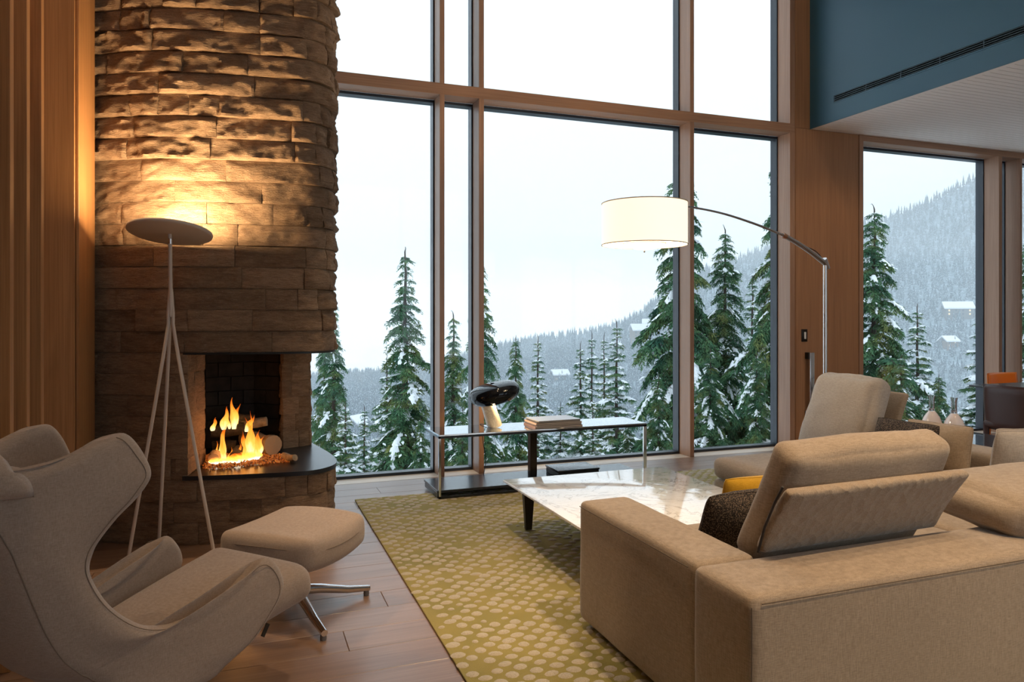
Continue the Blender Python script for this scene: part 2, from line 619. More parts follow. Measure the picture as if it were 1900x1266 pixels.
sw = thing('light_switch', 'dark framed light switch with white rocker on the timber pier', 'switch', (5.61, WY, 1.2))
obj('plate', box(5.574, 5.652, WY - .009, WY, 1.135, 1.268, .004, 2), plain('switch_bronze', (.02, .013, .01), .35, .4), sw)
obj('rocker', box(5.604, 5.630, WY - .014, WY - .008, 1.163, 1.238, .003, 2), plain('switch_white', (.75, .73, .70), .4), sw)
M_chrome = plain('polished_chrome', (.72, .73, .76), .12, 1.0)
M_nickel = plain('brushed_nickel', (.60, .56, .54), .25, 1.0)
ph = thing('door_pull', 'tall bright steel pull bar on the timber pier under the switch', 'handle', (5.66, WY, .5))
obj('bar', box(5.632, 5.690, WY - .07, WY - .05, .28, 1.02, .003, 2), M_chrome, ph)
for z in (.36, .985): obj('standoff', box(5.622, 5.668, WY - .056, WY, z - .035, z + .035, .003, 1), M_black, ph)

# slatted timber screen and end wall on the left
SXE = -.857
scr = thing('slatted_screen', 'row of tall amber timber fins standing on the floor at far left', 'screen', (-1.05, 3.3, 0))
for k in range(0, 4):
    yb = 3.175 + .235 * k
    obj('fin', box(SXE - .36, SXE, yb - .05, yb, 0, ZC - .004, .002, 1), M_amber, scr)
we = struct('wall_left_end', box(-2.2, SXE - .004, 4.582, 5.03, 0, ZC), M_amber)
obj('panel', box(SXE - .004, SXE + .012, 4.577, 5.036, 0, ZC, .003, 1), M_amber, we)
obj('panel', box(-2.2, SXE - .006, 4.562, 4.582, 0, ZC, .003, 1), M_amber, we)

# ------------------------------------------------------------------ stone chimney with corner fireplace
def stone_mat(name, c1, c2, c3, dark=1.0):
    t = NT(name)
    v = t.coord('Object', (1, 1, 5), True)
    a = t.noise(v, 5, 6, .65, .8)
    v2 = t.coord('Object', (1, 1, 9), True)
    st = t.noise(v2, 22, 4, .6, .4)
    col = t.ramp(a, [(.28, c1), (.5, c2), (.74, c3)])
    col = t.mix(col, t.ramp(st, [(.35, (.62, .58, .55)), (.62, (1, 1, 1))]), .8, 'MULTIPLY')
    vein = t.noise(t.coord('Object', (1, 1, 3), True), 14, 2, .5, 2.5)
    col = t.mix(col, (.55, .44, .34), t.ramp(vein, [(.488, (0, 0, 0)), (.5, (.5, .5, .5)), (.512, (0, 0, 0))]), 'MIX')
    oi = t.n('ShaderNodeObjectInfo')
    col = t.mix(col, t.ramp(oi.outputs['Random'], [(0, (.68, .66, .64)), (1, (1, 1, 1))]), 1.0, 'MULTIPLY')
    b = t.bump(st, .8, .009)
    b = t.bump(t.noise(t.coord('Object', (1, 1, 2)), 70, 4, .65), .6, .008, b)
    return t.set(col, .82, normal=b, Specular_IOR_Level=.3)


M_stone = stone_mat('brown_stone', (.20, .128, .082), (.30, .195, .122), (.39, .265, .17))
M_mortar = plain('dark_mortar', (.03, .023, .018), .95)

PLAN = [(-1.20, 5.42), (-1.02, 5.245), (-.873, 5.131), (-.601, 4.967), (-.42, 4.883), (-.224, 4.832), (.0875, 4.782), (.33, 4.757), (.44, 4.775), (.53, 4.85), (.583, 4.96), (.595, 5.12), (.575, 5.35), (.53, 5.62), (.50, 5.80), (.48, 6.08)]
PC = smooth_path(PLAN, 400)
PS = np.concatenate([[0], np.cumsum(np.linalg.norm(np.diff(PC, axis=0), axis=1))])
PT = np.gradient(PC, axis=0); PT /= np.linalg.norm(PT, axis=1)[:, None]
PN = np.stack([PT[:, 1], -PT[:, 0]], 1)          # outward (towards the room)


def make_path(C):
    C = np.asarray(C, float)
    S = np.concatenate([[0], np.cumsum(np.linalg.norm(np.diff(C, axis=0), axis=1))])
    T = np.gradient(C, axis=0); T /= np.linalg.norm(T, axis=1)[:, None] + 1e-9
    return C, S, np.stack([T[:, 1], -T[:, 0]], 1)


def stone(path, s0, s1, z0, z1, amp, proud, seed, depth=.07):
    """one split-face block on a plan path: rough front grid plus its sides"""
    C, S, N = path
    nu = max(5, int((s1 - s0) / .015)); nv = max(6, int((z1 - z0) / .0125))
    g = .0009
    us = np.linspace(0, 1, nu + 1); vs = np.linspace(0, 1, nv + 1)
    us = .5 - .5 * np.cos(us * PI) if nu < 7 else us
    V = []
    L, Hh = s1 - s0 - 2 * g, z1 - z0 - 2 * g
    tilt = random.uniform(-.35, .35) * amp; tz = random.uniform(-.5, .25) * amp
    for v in vs:
        for u in us:
            s = s0 + g + u * L; z = z0 + g + v * Hh
            x = np.interp(s, S, C[:, 0]); y = np.interp(s, S, C[:, 1])
            n = np.array([np.interp(s, S, N[:, 0]), np.interp(s, S, N[:, 1])]); n /= np.linalg.norm(n)
            p = Vector((x * 6 + seed * 5.1, y * 6 + seed, z * 9))
            big = mnoise.fractal(p, .9, 2.1, 5)
            fac = round(big * 3.2) / 3.2 * .55 + big * .45           # conchoidal steps
            rid = abs(mnoise.noise(p * 1.7 + Vector((3.3, 1, 7))))
            wob = mnoise.noise(Vector((s * 11, seed * 1.7, z * 4)))
            du = min(u * L, (1 - u) * L); dt = (1 - v) * Hh; db = v * Hh
            eu = .62 + .38 * min(1, du / (.016 + .008 * wob))
            et = min(1, .12 + max(dt, 0) / (.030 + .026 * wob + .006)) if amp > .02 else min(1, .55 + dt / .014)
            eb = min(1, .72 + db / .022)
            d = proud + eu * et * eb * amp * (.95 - .28 * v + .85 * fac - .5 * rid + tilt / amp * (u - .5) + tz / amp * (v - .5))
            V.append((x + n[0] * d, y + n[1] * d, z))
    m, w = nv + 1, nu + 1
    Fc = grid_faces(m, w)
    # sides back into the wall
    ring = [j for j in range(w)] + [i * w + w - 1 for i in range(1, m)] + [(m - 1) * w + j for j in range(w - 2, -1, -1)] + [i * w for i in range(m - 2, 0, -1)]
    base = len(V)
    for r in ring:
        i, j = divmod(r, w)
        s = s0 + g + us[j] * L
        x = np.interp(s, S, C[:, 0]); y = np.interp(s, S, C[:, 1])
        n = np.array([np.interp(s, S, N[:, 0]), np.interp(s, S, N[:, 1])]); n /= np.linalg.norm(n)
        V.append((x - n[0] * depth, y - n[1] * depth, V[r][2]))
    K = len(ring)
    for k in range(K):
        a, b = ring[k], ring[(k + 1) % K]
        Fc.append((b, a, base + k, base + (k + 1) % K))
    return np.array(V), Fc


chim = thing('stone_chimney', 'curved split-faced brown stone chimney with an open corner fireplace', 'fireplace', (-.2, 5.4, 0))
main = (PC, PS, PN)
STOT = PS[-1]
s_open = float(np.interp(-.316, PC[:250, 0], PS[:250]))        # left edge of the opening on the plan path
CH = .1325
HZ0, HZ1 = .397, .424          # hearth slab
LZ = 1.178                     # lintel underside
courses = [(k * CH, (k + 1) * CH, 'base') for k in range(3)]
z = HZ0
lcs = np.linspace(HZ0, LZ, 7)
courses += [(lcs[k], lcs[k + 1], 'side') for k in range(6)]
z = LZ
top_c = []
while z < ZC - .03:
    top_c.append((z, min(z + CH, ZC - .004), 'top')); z += CH
courses += top_c
uppers = []
sid = 0
for ci, (z0, z1, kind) in enumerate(courses):
    s = .26
    s_end = s_open if kind == 'side' else STOT - .05
    first = True
    while s < s_end - .01:
        L = random.choice([.20, .28, .36, .42, .48, .54, .6]) * random.uniform(.9, 1.1)
        if first: L *= random.uniform(.35, 1); first = False
        cur = np.interp(s, PS, PC[:, 0])
        if cur > .25: L = min(L, random.uniform(.12, .2))
        if s + L > s_end - .09: L = s_end - s
        rough = z0 > 1.82
        if kind == 'base': amp, proud = .016, random.uniform(-.004, .006)
        elif kind == 'side': amp, proud = .012, random.uniform(-.003, .005)
        elif rough: amp, proud = random.uniform(.030, .046), random.uniform(-.006, .008)
        else: amp, proud = .014, random.uniform(-.004, .007)
        if rough and z0 < 2.35: amp *= .62
        if cur > .36 and kind == 'top': amp = random.uniform(.024, .034)
        VF = stone(main, s, s + L, z0, z1, amp, proud - .018, sid)
        if z0 > 3.42: uppers.append(VF)
        else: obj('stone', VF, M_stone, chim, 50)
        sid += 1
        s += L
up = obj('upper_stones', join(*uppers), M_stone, chim, 38); up['kind'] = 'stuff'

# returns of the opening: left jamb, rear pillar
jamb = make_path(np.linspace((-.316, 4.862), (-.232, 5.24), 40))
jamb = (jamb[0], jamb[1], -jamb[2] if (jamb[2][0][0] < 0) else jamb[2])
for k in range(6):
    L = jamb[1][-1]; cut = L * random.uniform(.35, .65)
    for a, b in ((0, cut), (cut, L)):
        obj('stone', stone(jamb, a, b, lcs[k] + .03 * (k == 0), lcs[k + 1], .012, -.006, sid), M_stone, chim, 38); sid += 1
pil = [(.285, 5.86), (.262, 5.62), (.28, 5.605), (.47, 5.685), (.487, 5.70), (.50, 5.98)]
PP = []
for a, b in zip(pil[:-1], pil[1:]): PP += list(np.linspace(a, b, 30, endpoint=False))
PP.append(pil[-1])
ppath = make_path(PP)
pz_ = np.linspace(HZ1, LZ, 7)
for k in range(6):
    cuts = [0, .25, .25 + random.uniform(.07, .15), .475, ppath[1][-1]]
    for a, b in zip(cuts[:-1], cuts[1:]):
        obj('stone', stone(ppath, a, b, pz_[k], pz_[k + 1], .011, -.004, sid, .03), M_stone, chim, 38); sid += 1
# solid cores behind the stone
ins = [(PC[i, 0] - PN[i, 0] * .055, PC[i, 1] - PN[i, 1] * .055) for i in range(0, 396, 6)]
core = ins + [(.44, 6.12), (-1.2, 6.12)]
obj('core', join(prism(core, 0, HZ0 - .003), prism(core, LZ + .012, ZC - .004)), M_mortar, chim, 0)
lft = [(x, y) for (x, y) in ins if x < -.36]
obj('core', join(prism(lft + [(-.36, 4.93), (-.285, 5.26), (-.285, 6.12), (-1.2, 6.12)], HZ0 - .003, LZ + .012),
                 prism([(.30, 5.66), (.455, 5.725), (.455, 5.99), (.30, 5.99)], HZ1, LZ)), M_mortar, chim, 0)
# steel plates: hearth slab and lintel
slab_pts = [(PC[i, 0] + PN[i, 0] * .006, PC[i, 1] + PN[i, 1] * .006) for i in range(0, 392, 3) if PS[i] > s_open - .03]
obj('hearth_slab', prism(slab_pts + [(.40, 5.98), (-.28, 5.90), (-.26, 5.2)], HZ0, HZ1, .002, 1), M_steel, chim, 20)
lin_pts = [(PC[i, 0] - PN[i, 0] * .004, PC[i, 1] - PN[i, 1] * .004) for i in range(0, 392, 3) if PS[i] > s_open - .04]
obj('lintel_plate', prism(lin_pts + [(.40, 6.0), (-.30, 5.95), (-.27, 5.2)], LZ - .012, LZ - .001, .002, 1), M_black, chim, 20)
# firebox lining of dark bricks
fb = NT('sooty_firebrick')
M_fb = fb.set(fb.ramp(fb.noise(fb.coord('Object', rnd=True), 14, 4), [(.3, (.008, .006, .005)), (.7, (.026, .019, .015))]), .9)
fbx = obj('firebox', join(prism([(-.30, 5.80), (.095, 5.90), (.30, 5.72), (.31, 6.0), (-.30, 6.0)], HZ1, LZ - .012), prism([(-.30, 5.24), (-.262, 5.24), (-.262, 5.82), (-.30, 5.82)], HZ1, LZ - .012)), M_mortar, chim, 0)


def wall_bricks(p, q, nb, mat):
    p = np.array(p); q = np.array(q); d = q - p; L = np.linalg.norm(d); d /= L; n = np.array([d[1], -d[0]])
    rows = 7; hb = (LZ - .014 - HZ1) / rows
    for r in range(rows):
        a = 0 if r % 2 == 0 else -L / nb / 2
        while a < L - .01:
            b = min(a + L / nb, L); a0 = max(a, 0)
            if b - a0 > .02:
                A = p + d * (a0 + .003); B = p + d * (b - .003)
                P = [tuple(A), tuple(A + n * .022), tuple(B + n * .022), tuple(B)]
                obj('firebrick', prism(P, HZ1 + r * hb + .003, HZ1 + (r + 1) * hb - .003), mat, fbx, 0)
            a += L / nb


wall_bricks((-.262, 5.80), (.088, 5.885), 2, M_fb)
wall_bricks((.088, 5.885), (.27, 5.70), 1, M_fb)

# logs, embers, flames
bark = NT('burnt_log')
M_char = bark.set(bark.ramp(bark.noise(bark.coord(), 25, 5, .65), [(.35, (.008, .006, .005)), (.6, (.035, .024, .017)), (.8, (.13, .09, .06))]), .9, normal=bark.bump(bark.noise(bark.coord(), 40, 4), .8, .01))
bi = NT('pale_bark_log')
M_birch = bi.set(bi.ramp(bi.noise(bi.coord('Object', (1, 1, 1)), 30, 5, .6), [(.3, (.20, .13, .075)), (.55, (.42, .30, .19)), (.8, (.55, .43, .30))]), .85, normal=bi.bump(bi.noise(bi.coord(), 60, 4), .6, .006))
M_cut = plain('sawn_log_end', (.45, .31, .19), .85)


def log(label, a, b, r, mat, endmat, seed):
    a = np.array(a, float); b = np.array(b, float)
    o = thing('firewood_log', label, 'log', tuple((a + b) / 2), group='logs in the fireplace')
    n = 9
    pts = [a + (b - a) * t + np.array([0, 0, .006 * math.sin(seed + 5 * t)]) for t in np.linspace(0, 1, n)]
    rad = [r * (1 + .07 * math.sin(seed * 3 + 4 * t)) for t in np.linspace(0, 1, n)]
    V, Fc = tube(pts, rad, 14, False)
    V = np.array([v + .12 * r * np.array(mnoise.noise_vector(Vector(v) * 22)) for v in V])
    lo = obj('bark', (V, Fc), mat, o)
    for i, t in ((0, -1), (n - 1, 1)):
        ring = V[i * 14:(i + 1) * 14]; c = ring.mean(0) + (b - a) / np.linalg.norm(b - a) * .004 * t
        f = [(k, (k + 1) % 14, 14) if t < 0 else ((k + 1) % 14, k, 14) for k in range(14)]
        obj('cut_end', (np.vstack([ring, c]), f), endmat, o, 0)
    return o


zb = HZ1
log('large pale round log lying at the right of the fire', (.03, 5.66, zb + .082), (.20, 5.32, zb + .082), .066, M_birch, M_cut, 1)
log('pale split log lying on top of the stack behind the fire', (-.12, 5.59, zb + .208), (.165, 5.54, zb + .215), .036, M_birch, M_cut, 2)
log('charred log lying across the top of the burning pile', (-.20, 5.425, zb + .186), (.01, 5.405, zb + .186), .044, M_char, M_char, 3)
log('charred log lying low in front under the flames', (-.05, 5.14, zb + .053), (-.015, 5.32, zb + .053), .040, M_char, M_char, 4)
log('blackened log at the bottom back of the burning pile', (-.19, 5.46, zb + .064), (-.05, 5.445, zb + .064), .048, M_char, M_char, 5)
log('short pale log end lying near the left jamb', (-.178, 5.12, zb + .049), (-.160, 5.28, zb + .049), .036, M_birch, M_cut, 6)
log('small charred stick on top of the fire', (-.10, 5.44, zb + .276), (.08, 5.40, zb + .272), .024, M_char, M_char, 7)
log('orange-lit split log lying loose on the right of the hearth', (.26, 5.14, zb + .031), (.33, 5.05, zb + .031), .022, M_birch, M_cut, 8)

em = NT('glowing_embers')
ne = em.noise(em.coord(), 9, 3)
n2 = em.noise(em.coord(), 60, 2)
pos = em.n('ShaderNodeTexCoord')
ec = em.ramp(n2, [(.40, (.05, .008, .0)), (.55, (1, .16, .01)), (.72, (1, .50, .10))])
em.l(ec, em.b.inputs['Emission Color'])
em.set(em.ramp(ne, [(.35, (.10, .06, .04)), (.7, (.35, .22, .14))]), .9, Emission_Strength=.35)
V = []; T = []
oct_ = np.array([(1, 0, 0), (-1, 0, 0), (0, 1, 0), (0, -1, 0), (0, 0, 1), (0, 0, -1)], float)
otri = [(0, 2, 4), (2, 1, 4), (1, 3, 4), (3, 0, 4), (2, 0, 5), (1, 2, 5), (3, 1, 5), (0, 3, 5)]
for k in range(1500):
    x = random.uniform(-.24, .30); yv = random.uniform(4.98, 5.5)
    if x > .16 and yv > 5.35: continue
    if yv < 5.0 + .02 * math.sin(x * 20) or (x > .1 and yv < 5.02 + (x - .1) * .25): continue
    r = random.uniform(.004, .011)
    hgt = .02 * max(0, 1 - ((x + .02) / .3) ** 2) * random.random()
    rot = np.array(Matrix.Rotation(random.uniform(0, 6), 3, 'Z') @ Matrix.Rotation(random.uniform(0, 3), 3, 'X'))
    P = (oct_ * np.array([r * random.uniform(.7, 1.5), r, r * random.uniform(.6, 1)])) @ rot.T + np.array([x, yv, zb + r * .7 + hgt])
    T += [(a + len(V), b + len(V), c + len(V)) for a, b, c in otri]; V += list(P)
eb = tri_obj('ember_bed', V, T, em.m); tag(eb, 'bed of glowing wood chips and gravel under the fire', 'embers', kind='stuff')


def flame_mat(name, hot, strength):
    t = NT(name); t.t.nodes.remove(t.b)
    tc = t.n('ShaderNodeTexCoord'); sp = t.n('ShaderNodeSeparateXYZ'); t.l(tc.outputs['Generated'], sp.inputs[0])
    nz = t.noise(t.coord('Object', (1, 1, .35)), 30, 3)
    ad = t.n('ShaderNodeMath', operation='ADD'); t.l(sp.outputs[2], ad.inputs[0])
    mu = t.n('ShaderNodeMath', operation='MULTIPLY_ADD'); mu.inputs[1].default_value = .7; mu.inputs[2].default_value = -.35; t.l(nz, mu.inputs[0]); t.l(mu.outputs[0], ad.inputs[1])
    col = t.ramp(ad.outputs[0], [(0, hot), (.35, (1, .42, .06)), (.75, (1, .22, .015)), (1, (.7, .08, .003))])
    lw = t.n('ShaderNodeLayerWeight'); lw.inputs['Blend'].default_value = .35
    al = t.ramp(ad.outputs[0], [(0, (1, 1, 1)), (.55, (.75,) * 3), (1.0, (.12,) * 3)])
    e = t.n('ShaderNodeEmission'); e.inputs['Strength'].default_value = strength; t.l(col, e.inputs['Color'])
    tr = t.n('ShaderNodeBsdfTransparent'); mx = t.n('ShaderNodeMixShader')
    inv = t.n('ShaderNodeMath', operation='SUBTRACT'); inv.inputs[0].default_value = 1; t.l(lw.outputs['Facing'], inv.inputs[1])
    ml = t.n('ShaderNodeMath', operation='MULTIPLY'); t.l(inv.outputs[0], ml.inputs[0]); t.l(al, ml.inputs[1])
    t.l(ml.outputs[0], mx.inputs[0]); t.l(tr.outputs[0], mx.inputs[1]); t.l(e.outputs[0], mx.inputs[2])
    t.l(mx.outputs[0], t.out.inputs['Surface'])
    return t.m


M_flame = flame_mat('flame', (1, .80, .38), 1.9)
M_hot = flame_mat('flame_core', (1, .93, .75), 4.5)
fire = thing('fire', 'bright orange flames burning among the logs in the fireplace', 'fire', (-.06, 5.25, zb))


def flame(x, y, z0, h, w, sway, seed, mat):
    n = 14; pts = []; rad = []
    for i in range(n):
        t = i / (n - 1)
        pts.append((x + sway * t * t + .012 * math.sin(seed + 7 * t) * t, y + .012 * math.cos(seed * 2 + 6 * t) * t, z0 + h * t))
        rad.append(max(.0012, w * (math.sin(PI * min(1, .22 + .78 * t)) ** 1.1) * (1 - .35 * t) * (1 + .22 * math.sin(seed * 3 + 9 * t))))
    V, Fc = tube(pts, [r_ * .8 for r_ in rad], 10)
    V[:, 1] = y + (V[:, 1] - y) * .45
    return V, Fc


for q, (x, yv, z0, h, w, sw_, mt) in enumerate([
        (-.13, 5.22, .02, .24, .030, .03, 0), (-.115, 5.18, .0, .19, .022, -.03, 0), (.055, 5.18, .03, .27, .040, -.03, 0), (.085, 5.20, .02, .19, .035, .03, 0), (.03, 5.22, .02, .18, .03, -.04, 0),
        (-.02, 5.2, .0, .13, .02, .0, 0), (-.12, 5.36, .20, .16, .032, .03, 0), (-.055, 5.36, .20, .22, .034, -.012, 0), (-.045, 5.40, .20, .17, .028, .02, 0), (.03, 5.34, .18, .11, .026, .05, 0), (-.19, 5.34, .20, .09, .022, .03, 0), (.115, 5.24, .04, .12, .018, .02, 0), (-.15, 5.2, .0, .15, .014, -.02, 0), (-.09, 5.16, .0, .11, .013, .03, 0), (.0, 5.17, .0, .16, .016, .03, 0), (.10, 5.17, .03, .16, .015, -.02, 0), (-.085, 5.38, .2, .13, .014, -.03, 0), (.045, 5.2, .1, .24, .016, .015, 0)]):
    obj('flame', flame(x, yv, zb + z0, h, w, sw_, q * 1.7, 0), M_flame, fire)
for q, (x, yv, rx, rz) in enumerate([(-.145, 5.12, .06, .022), (-.05, 5.10, .055, .028), (.02, 5.14, .07, .035), (.075, 5.17, .05, .035), (-.0, 5.2, .06, .03)]):
    V, Fc = lathe([(.02, -1), (.7, -.7), (1, -.1), (.85, .45), (.45, .85), (.05, 1)], 14)
    V = V * np.array([rx, .035, rz]) + np.array([x, yv, zb + .012 + rz])
    V = np.array([v + .016 * np.array(mnoise.noise_vector(Vector(v) * 28)) for v in V])
    obj('white_hot_core', (V, Fc), M_hot, fire)
fl = bpy.data.lights.new('fire_glow', 'POINT'); fl.energy = 2.5; fl.color = (1, .42, .12); fl.shadow_soft_size = .09
fo = bpy.data.objects.new('fire_glow', fl); COL.objects.link(fo); fo.location = (-.03, 5.08, zb + .2)

# ------------------------------------------------------------------ downlights in the ceiling (unseen spots above the frame, added for the warm room light)
M_lens = NT('unseen_downlight_lens'); M_lens.set((1, .9, .75), .4, Emission_Color=(1, .78, .5), Emission_Strength=6.0); M_lens = M_lens.m
M_ring = plain('unseen_downlight_ring', (.1, .09, .08), .4, .5)
ceil_o = bpy.data.objects['ceiling']; dine_o = bpy.data.objects['ceiling_dining']


def unseen_downlight(x, y, z, aim, power, angle=50, col=(1, .71, .42), blend=.6, par=None, size=.04):
    d = obj('unseen_downlight', xf(lathe([(.055, -.012), (.06, -.004), (.06, .0)], 20, False), (x, y, z)), M_ring, par)
    obj('lens', xf(lathe([(.001, -.006), (.05, -.006)], 20, False), (x, y, z)), M_lens, d, 0)
    L = bpy.data.lights.new('unseen_downlight_lamp', 'SPOT'); L.energy = power; L.color = col
    L.spot_size = math.radians(angle); L.spot_blend = blend; L.shadow_soft_size = size
    o = bpy.data.objects.new('unseen_downlight_lamp', L); COL.objects.link(o)
    o.location = (x, y, z - .02)
    o.rotation_euler = (Vector(aim) - Vector((x, y, z))).to_track_quat('-Z', 'Y').to_euler()
    return o


for x, y, aim, p, an in [
        (1.3, 3.9, (1.3, 4.2, 0), 300, 38), (1.2, 1.9, (1.2, 2.4, 0), 230, 44), (2.3, .3, (2.4, 1.4, .4), 680, 58),
        (3.9, 1.2, (3.5, 2.2, .5), 260, 56), (-.5, .9, (-.3, 2.3, .5), 80, 44), (-.1, 4.35, (-.86, 3.7, 1.9), 90, 34),
        (-1.9, 4.5, (-1.2, 3.2, 0), 420, 62), (4.6, 4.6, (5.3, 6.1, 1.6), 50, 50),
        (3.4, -1.2, (3.0, 1.2, 0.5), 120, 66), (1.75, 5.6, (1.85, 6.12, 0), 150, 24)]:
    unseen_downlight(x, y, ZC, aim, p, an, par=ceil_o)
for x, y, aim, p, an in [(6.4, 2.4, (6.2, 3.4, 0), 70, 80), (8.4, 3.2, (8.2, 4.2, 0), 60, 80), (5.95, 3.55, (5.95, 6.1, 1.5), 75, 58)]:  # unseen, added beyond the view to light the pier and dining side
    unseen_downlight(x, y, SZ, aim, p, an, par=dine_o)

# ------------------------------------------------------------------ rug
M_rug = NT('green_rug')
cr = M_rug.ramp(M_rug.noise(M_rug.coord(), 2.2, 4), [(.30, (.27, .255, .05)), (.50, (.42, .345, .07)), (.72, (.49, .385, .09))])
cr = M_rug.mix(cr, M_rug.ramp(M_rug.noise(M_rug.coord(), 450, 2), [(.3, (.45, .45, .45)), (.7, (1, 1, 1))]), 1.0, 'MULTIPLY')
M_rug = M_rug.set(cr, 1.0, normal=M_rug.bump(M_rug.noise(M_rug.coord(), 350, 2), 1.0, .006), Specular_IOR_Level=.1, Sheen_Weight=.3)
M_dot = NT('cream_dots')
cdv = M_dot.ramp(M_dot.noise(M_dot.coord(), 300, 2), [(.3, (.32, .275, .20)), (.7, (.53, .465, .36))])
M_dot = M_dot.set(cdv, 1.0, normal=M_dot.bump(M_dot.noise(M_dot.coord(), 500, 2), .8, .003), Specular_IOR_Level=.1, Sheen_Weight=.3)
RX0, RX1, RY0, RY1 = .80, 4.27, 1.2, 5.585
rug = thing('area_rug', 'olive green wool rug with raised cream dots under the sofa and tables', 'rug', (2.8, 3.4, 0))
obj('pile', box(RX0, RX1, RY0, RY1, 0, .011, .004, 2), M_rug, rug)
V = []; T = []
px_, py_ = .098, .0455
j = 0
y = RY0 + .03
while y < RY1 - .03:
    x = RX0 + .03 + (px_ / 2 if j % 2 else 0)
    while x < RX1 - .03:
        if random.random() > .06:
            cx, cy = x + random.uniform(-.009, .009), y + random.uniform(-.007, .007)
            a, b, ro = random.uniform(.024, .035), random.uniform(.020, .027), random.uniform(-.3, .3)
            if random.random() < .1: a *= .6; b *= .6
            n0 = len(V); c, s = math.cos(ro), math.sin(ro)
            for rr, zz in ((1, .0108), (.8, .0145)):
                for k in range(9):
                    w = 2 * PI * k / 9; ex, ey = a * rr * math.cos(w), b * rr * math.sin(w)
                    V.append((cx + ex * c - ey * s - 2.8, cy + ex * s + ey * c - 3.4, zz))
            V.append((cx - 2.8, cy - 3.4, .0152))
            for k in range(9):
                k2 = (k + 1) % 9
                T += [(n0 + k, n0 + k2, n0 + 9 + k2), (n0 + k, n0 + 9 + k2, n0 + 9 + k), (n0 + 9 + k, n0 + 9 + k2, n0 + 18)]
        x += px_
    y += py_; j += 1
dd = tri_obj('raised_dots', V, T, M_dot, rug, 180); dd['kind'] = 'stuff'
RZ = .0155

# ------------------------------------------------------------------ sectional sofa
M_linen = fabric('taupe_linen', (.25, .19, .135), (.385, .30, .222), weave=700)
M_linen2 = fabric('grey_linen', (.30, .265, .235), (.43, .385, .345), weave=700)
M_cushl = fabric('cushion_linen', (.275, .21, .15), (.41, .325, .245), weave=700)
M_under = plain('sofa_plinth', (.03, .025, .022), .7)
sof = thing('sofa', 'taupe linen sofa module with back to the room and a broad left arm', 'sofa', (2.9, 2.3, RZ))
S = lambda x0, x1, y0, y1, z0, z1, r, puff=(.006, .006, .006), n=(20, 14, 10), **k: xf(softbox(x1 - x0, y1 - y0, z1 - z0, r, puff, n, **k), ((x0 + x1) / 2, (y0 + y1) / 2, (z0 + z1) / 2))
obj('plinth', box(1.50, 4.05, 1.86, 2.86, RZ, .05), M_under, sof, 0)
obj('arm', S(1.418, 1.668, 2.055, 2.955, .045, .575, .026, (.006, .004, .010), (12, 22, 14), namp=.003, nscale=5), M_linen, sof, 60)
obj('backrest', S(1.405, 4.45, 1.755, 2.058, .045, .572, .028, (.004, .006, .010), (40, 12, 14), namp=.003, nscale=4), M_linen, sof, 60)
obj('seat_base', S(1.66, 3.06, 2.05, 2.93, .05, .27, .02), M_linen, sof, 60)
obj('seat_cushion', S(1.672, 3.05, 2.06, 2.945, .272, .42, .04, (.004, .01, .02), (22, 18, 10), namp=.004), M_linen, sof, 60)
obj('seat_base', S(3.066, 4.125, 2.06, 2.945, .05, .27, .02), M_linen, sof, 60)
obj('seat_cushion', S(3.075, 4.12, 2.07, 2.922, .272, .42, .04, (.003, .003, .018), (20, 18, 10), namp=.004, seed=6), M_linen, sof, 60)
# stitched seam lines on arm and back
M_seam = plain('seam_thread', (.10, .075, .055), .9)
obj('seam', tube([(1.4115, 2.09, .553), (1.4115, 2.93, .553)], .0018, 5), M_seam, sof)
obj('seam', tube([(1.44, 1.7515, .549), (4.4, 1.7515, .549)], .0018, 5), M_seam, sof)
obj('seam', tube([(1.4085, 1.7585, .07), (1.4085, 1.7585, .54)], .0018, 5), M_seam, sof)


def lean(VF, x, y, z, tilt_x=0.0, rotz=0.0, tilt_y=0.0):
    return xf(xf(VF, rot=(tilt_x, tilt_y, 0)), (x, y, z), (0, 0, rotz))


# padded flap standing on the back, tufted texture
tq = NT('quilted_flap')
vq = tq.coord('Object', (1, 1, 1))
vor = tq.n('ShaderNodeTexVoronoi'); vor.inputs['Scale'].default_value = 26; tq.l(vq, vor.inputs['Vector'])
wv = tq.noise(tq.coord('Object', (1, 1, .15)), 380, 2)
qc = tq.ramp(wv, [(.35, (.25, .19, .135)), (.65, (.385, .30, .222))])
M_quilt = tq.set(qc, .95, normal=tq.bump(wv, .3, .002, tq.bump(vor.outputs['Distance'], .4, .02)), Sheen_Weight=.25, Specular_IOR_Level=.2)


def flap(w, h, t, n=18):
    V, Fc = softbox(w, t, h, t * .45, (0, .012, 0), (n, 6, 14))
    V[:, 1] -= .035 * (V[:, 2] / h + .5) ** 2 - .01          # curls back at the top
    return V, Fc


TL = math.atan2(.12, .26)
fp = obj('backrest_flap', lean(flap(.855, .285, .045), 2.11, 2.012, .708, TL, math.radians(1.5)), M_quilt, sof, 60)
obj('edge_piping', tube([(1.672, 2.055, .585), (1.671, 2.02, .68), (1.676, 1.972, .78), (1.680, 1.94, .835)], .0045, 8), M_under, fp)
V, Fc = softbox(.80, .135, .48, .042, (.010, .030, .012), (28, 10, 22), namp=.010, nscale=5, seed=3)
V[:, 0] *= 1 - .05 * (V[:, 2] / .52 + .5)
obj('back_cushion', lean((V, Fc), 2.11, 2.10, .735, TL, math.radians(1.5)), M_cushl, sof, 70)
# fallen back cushion lying along the back further right
V, Fc = softbox(.95, .44, .165, .07, (.03, .03, .03), (26, 18, 10), namp=.014, nscale=4, seed=9)
obj('back_cushion', lean((V, Fc), 3.14, 2.03, .660, math.radians(5), math.radians(-2)), M_cushl, sof, 70)

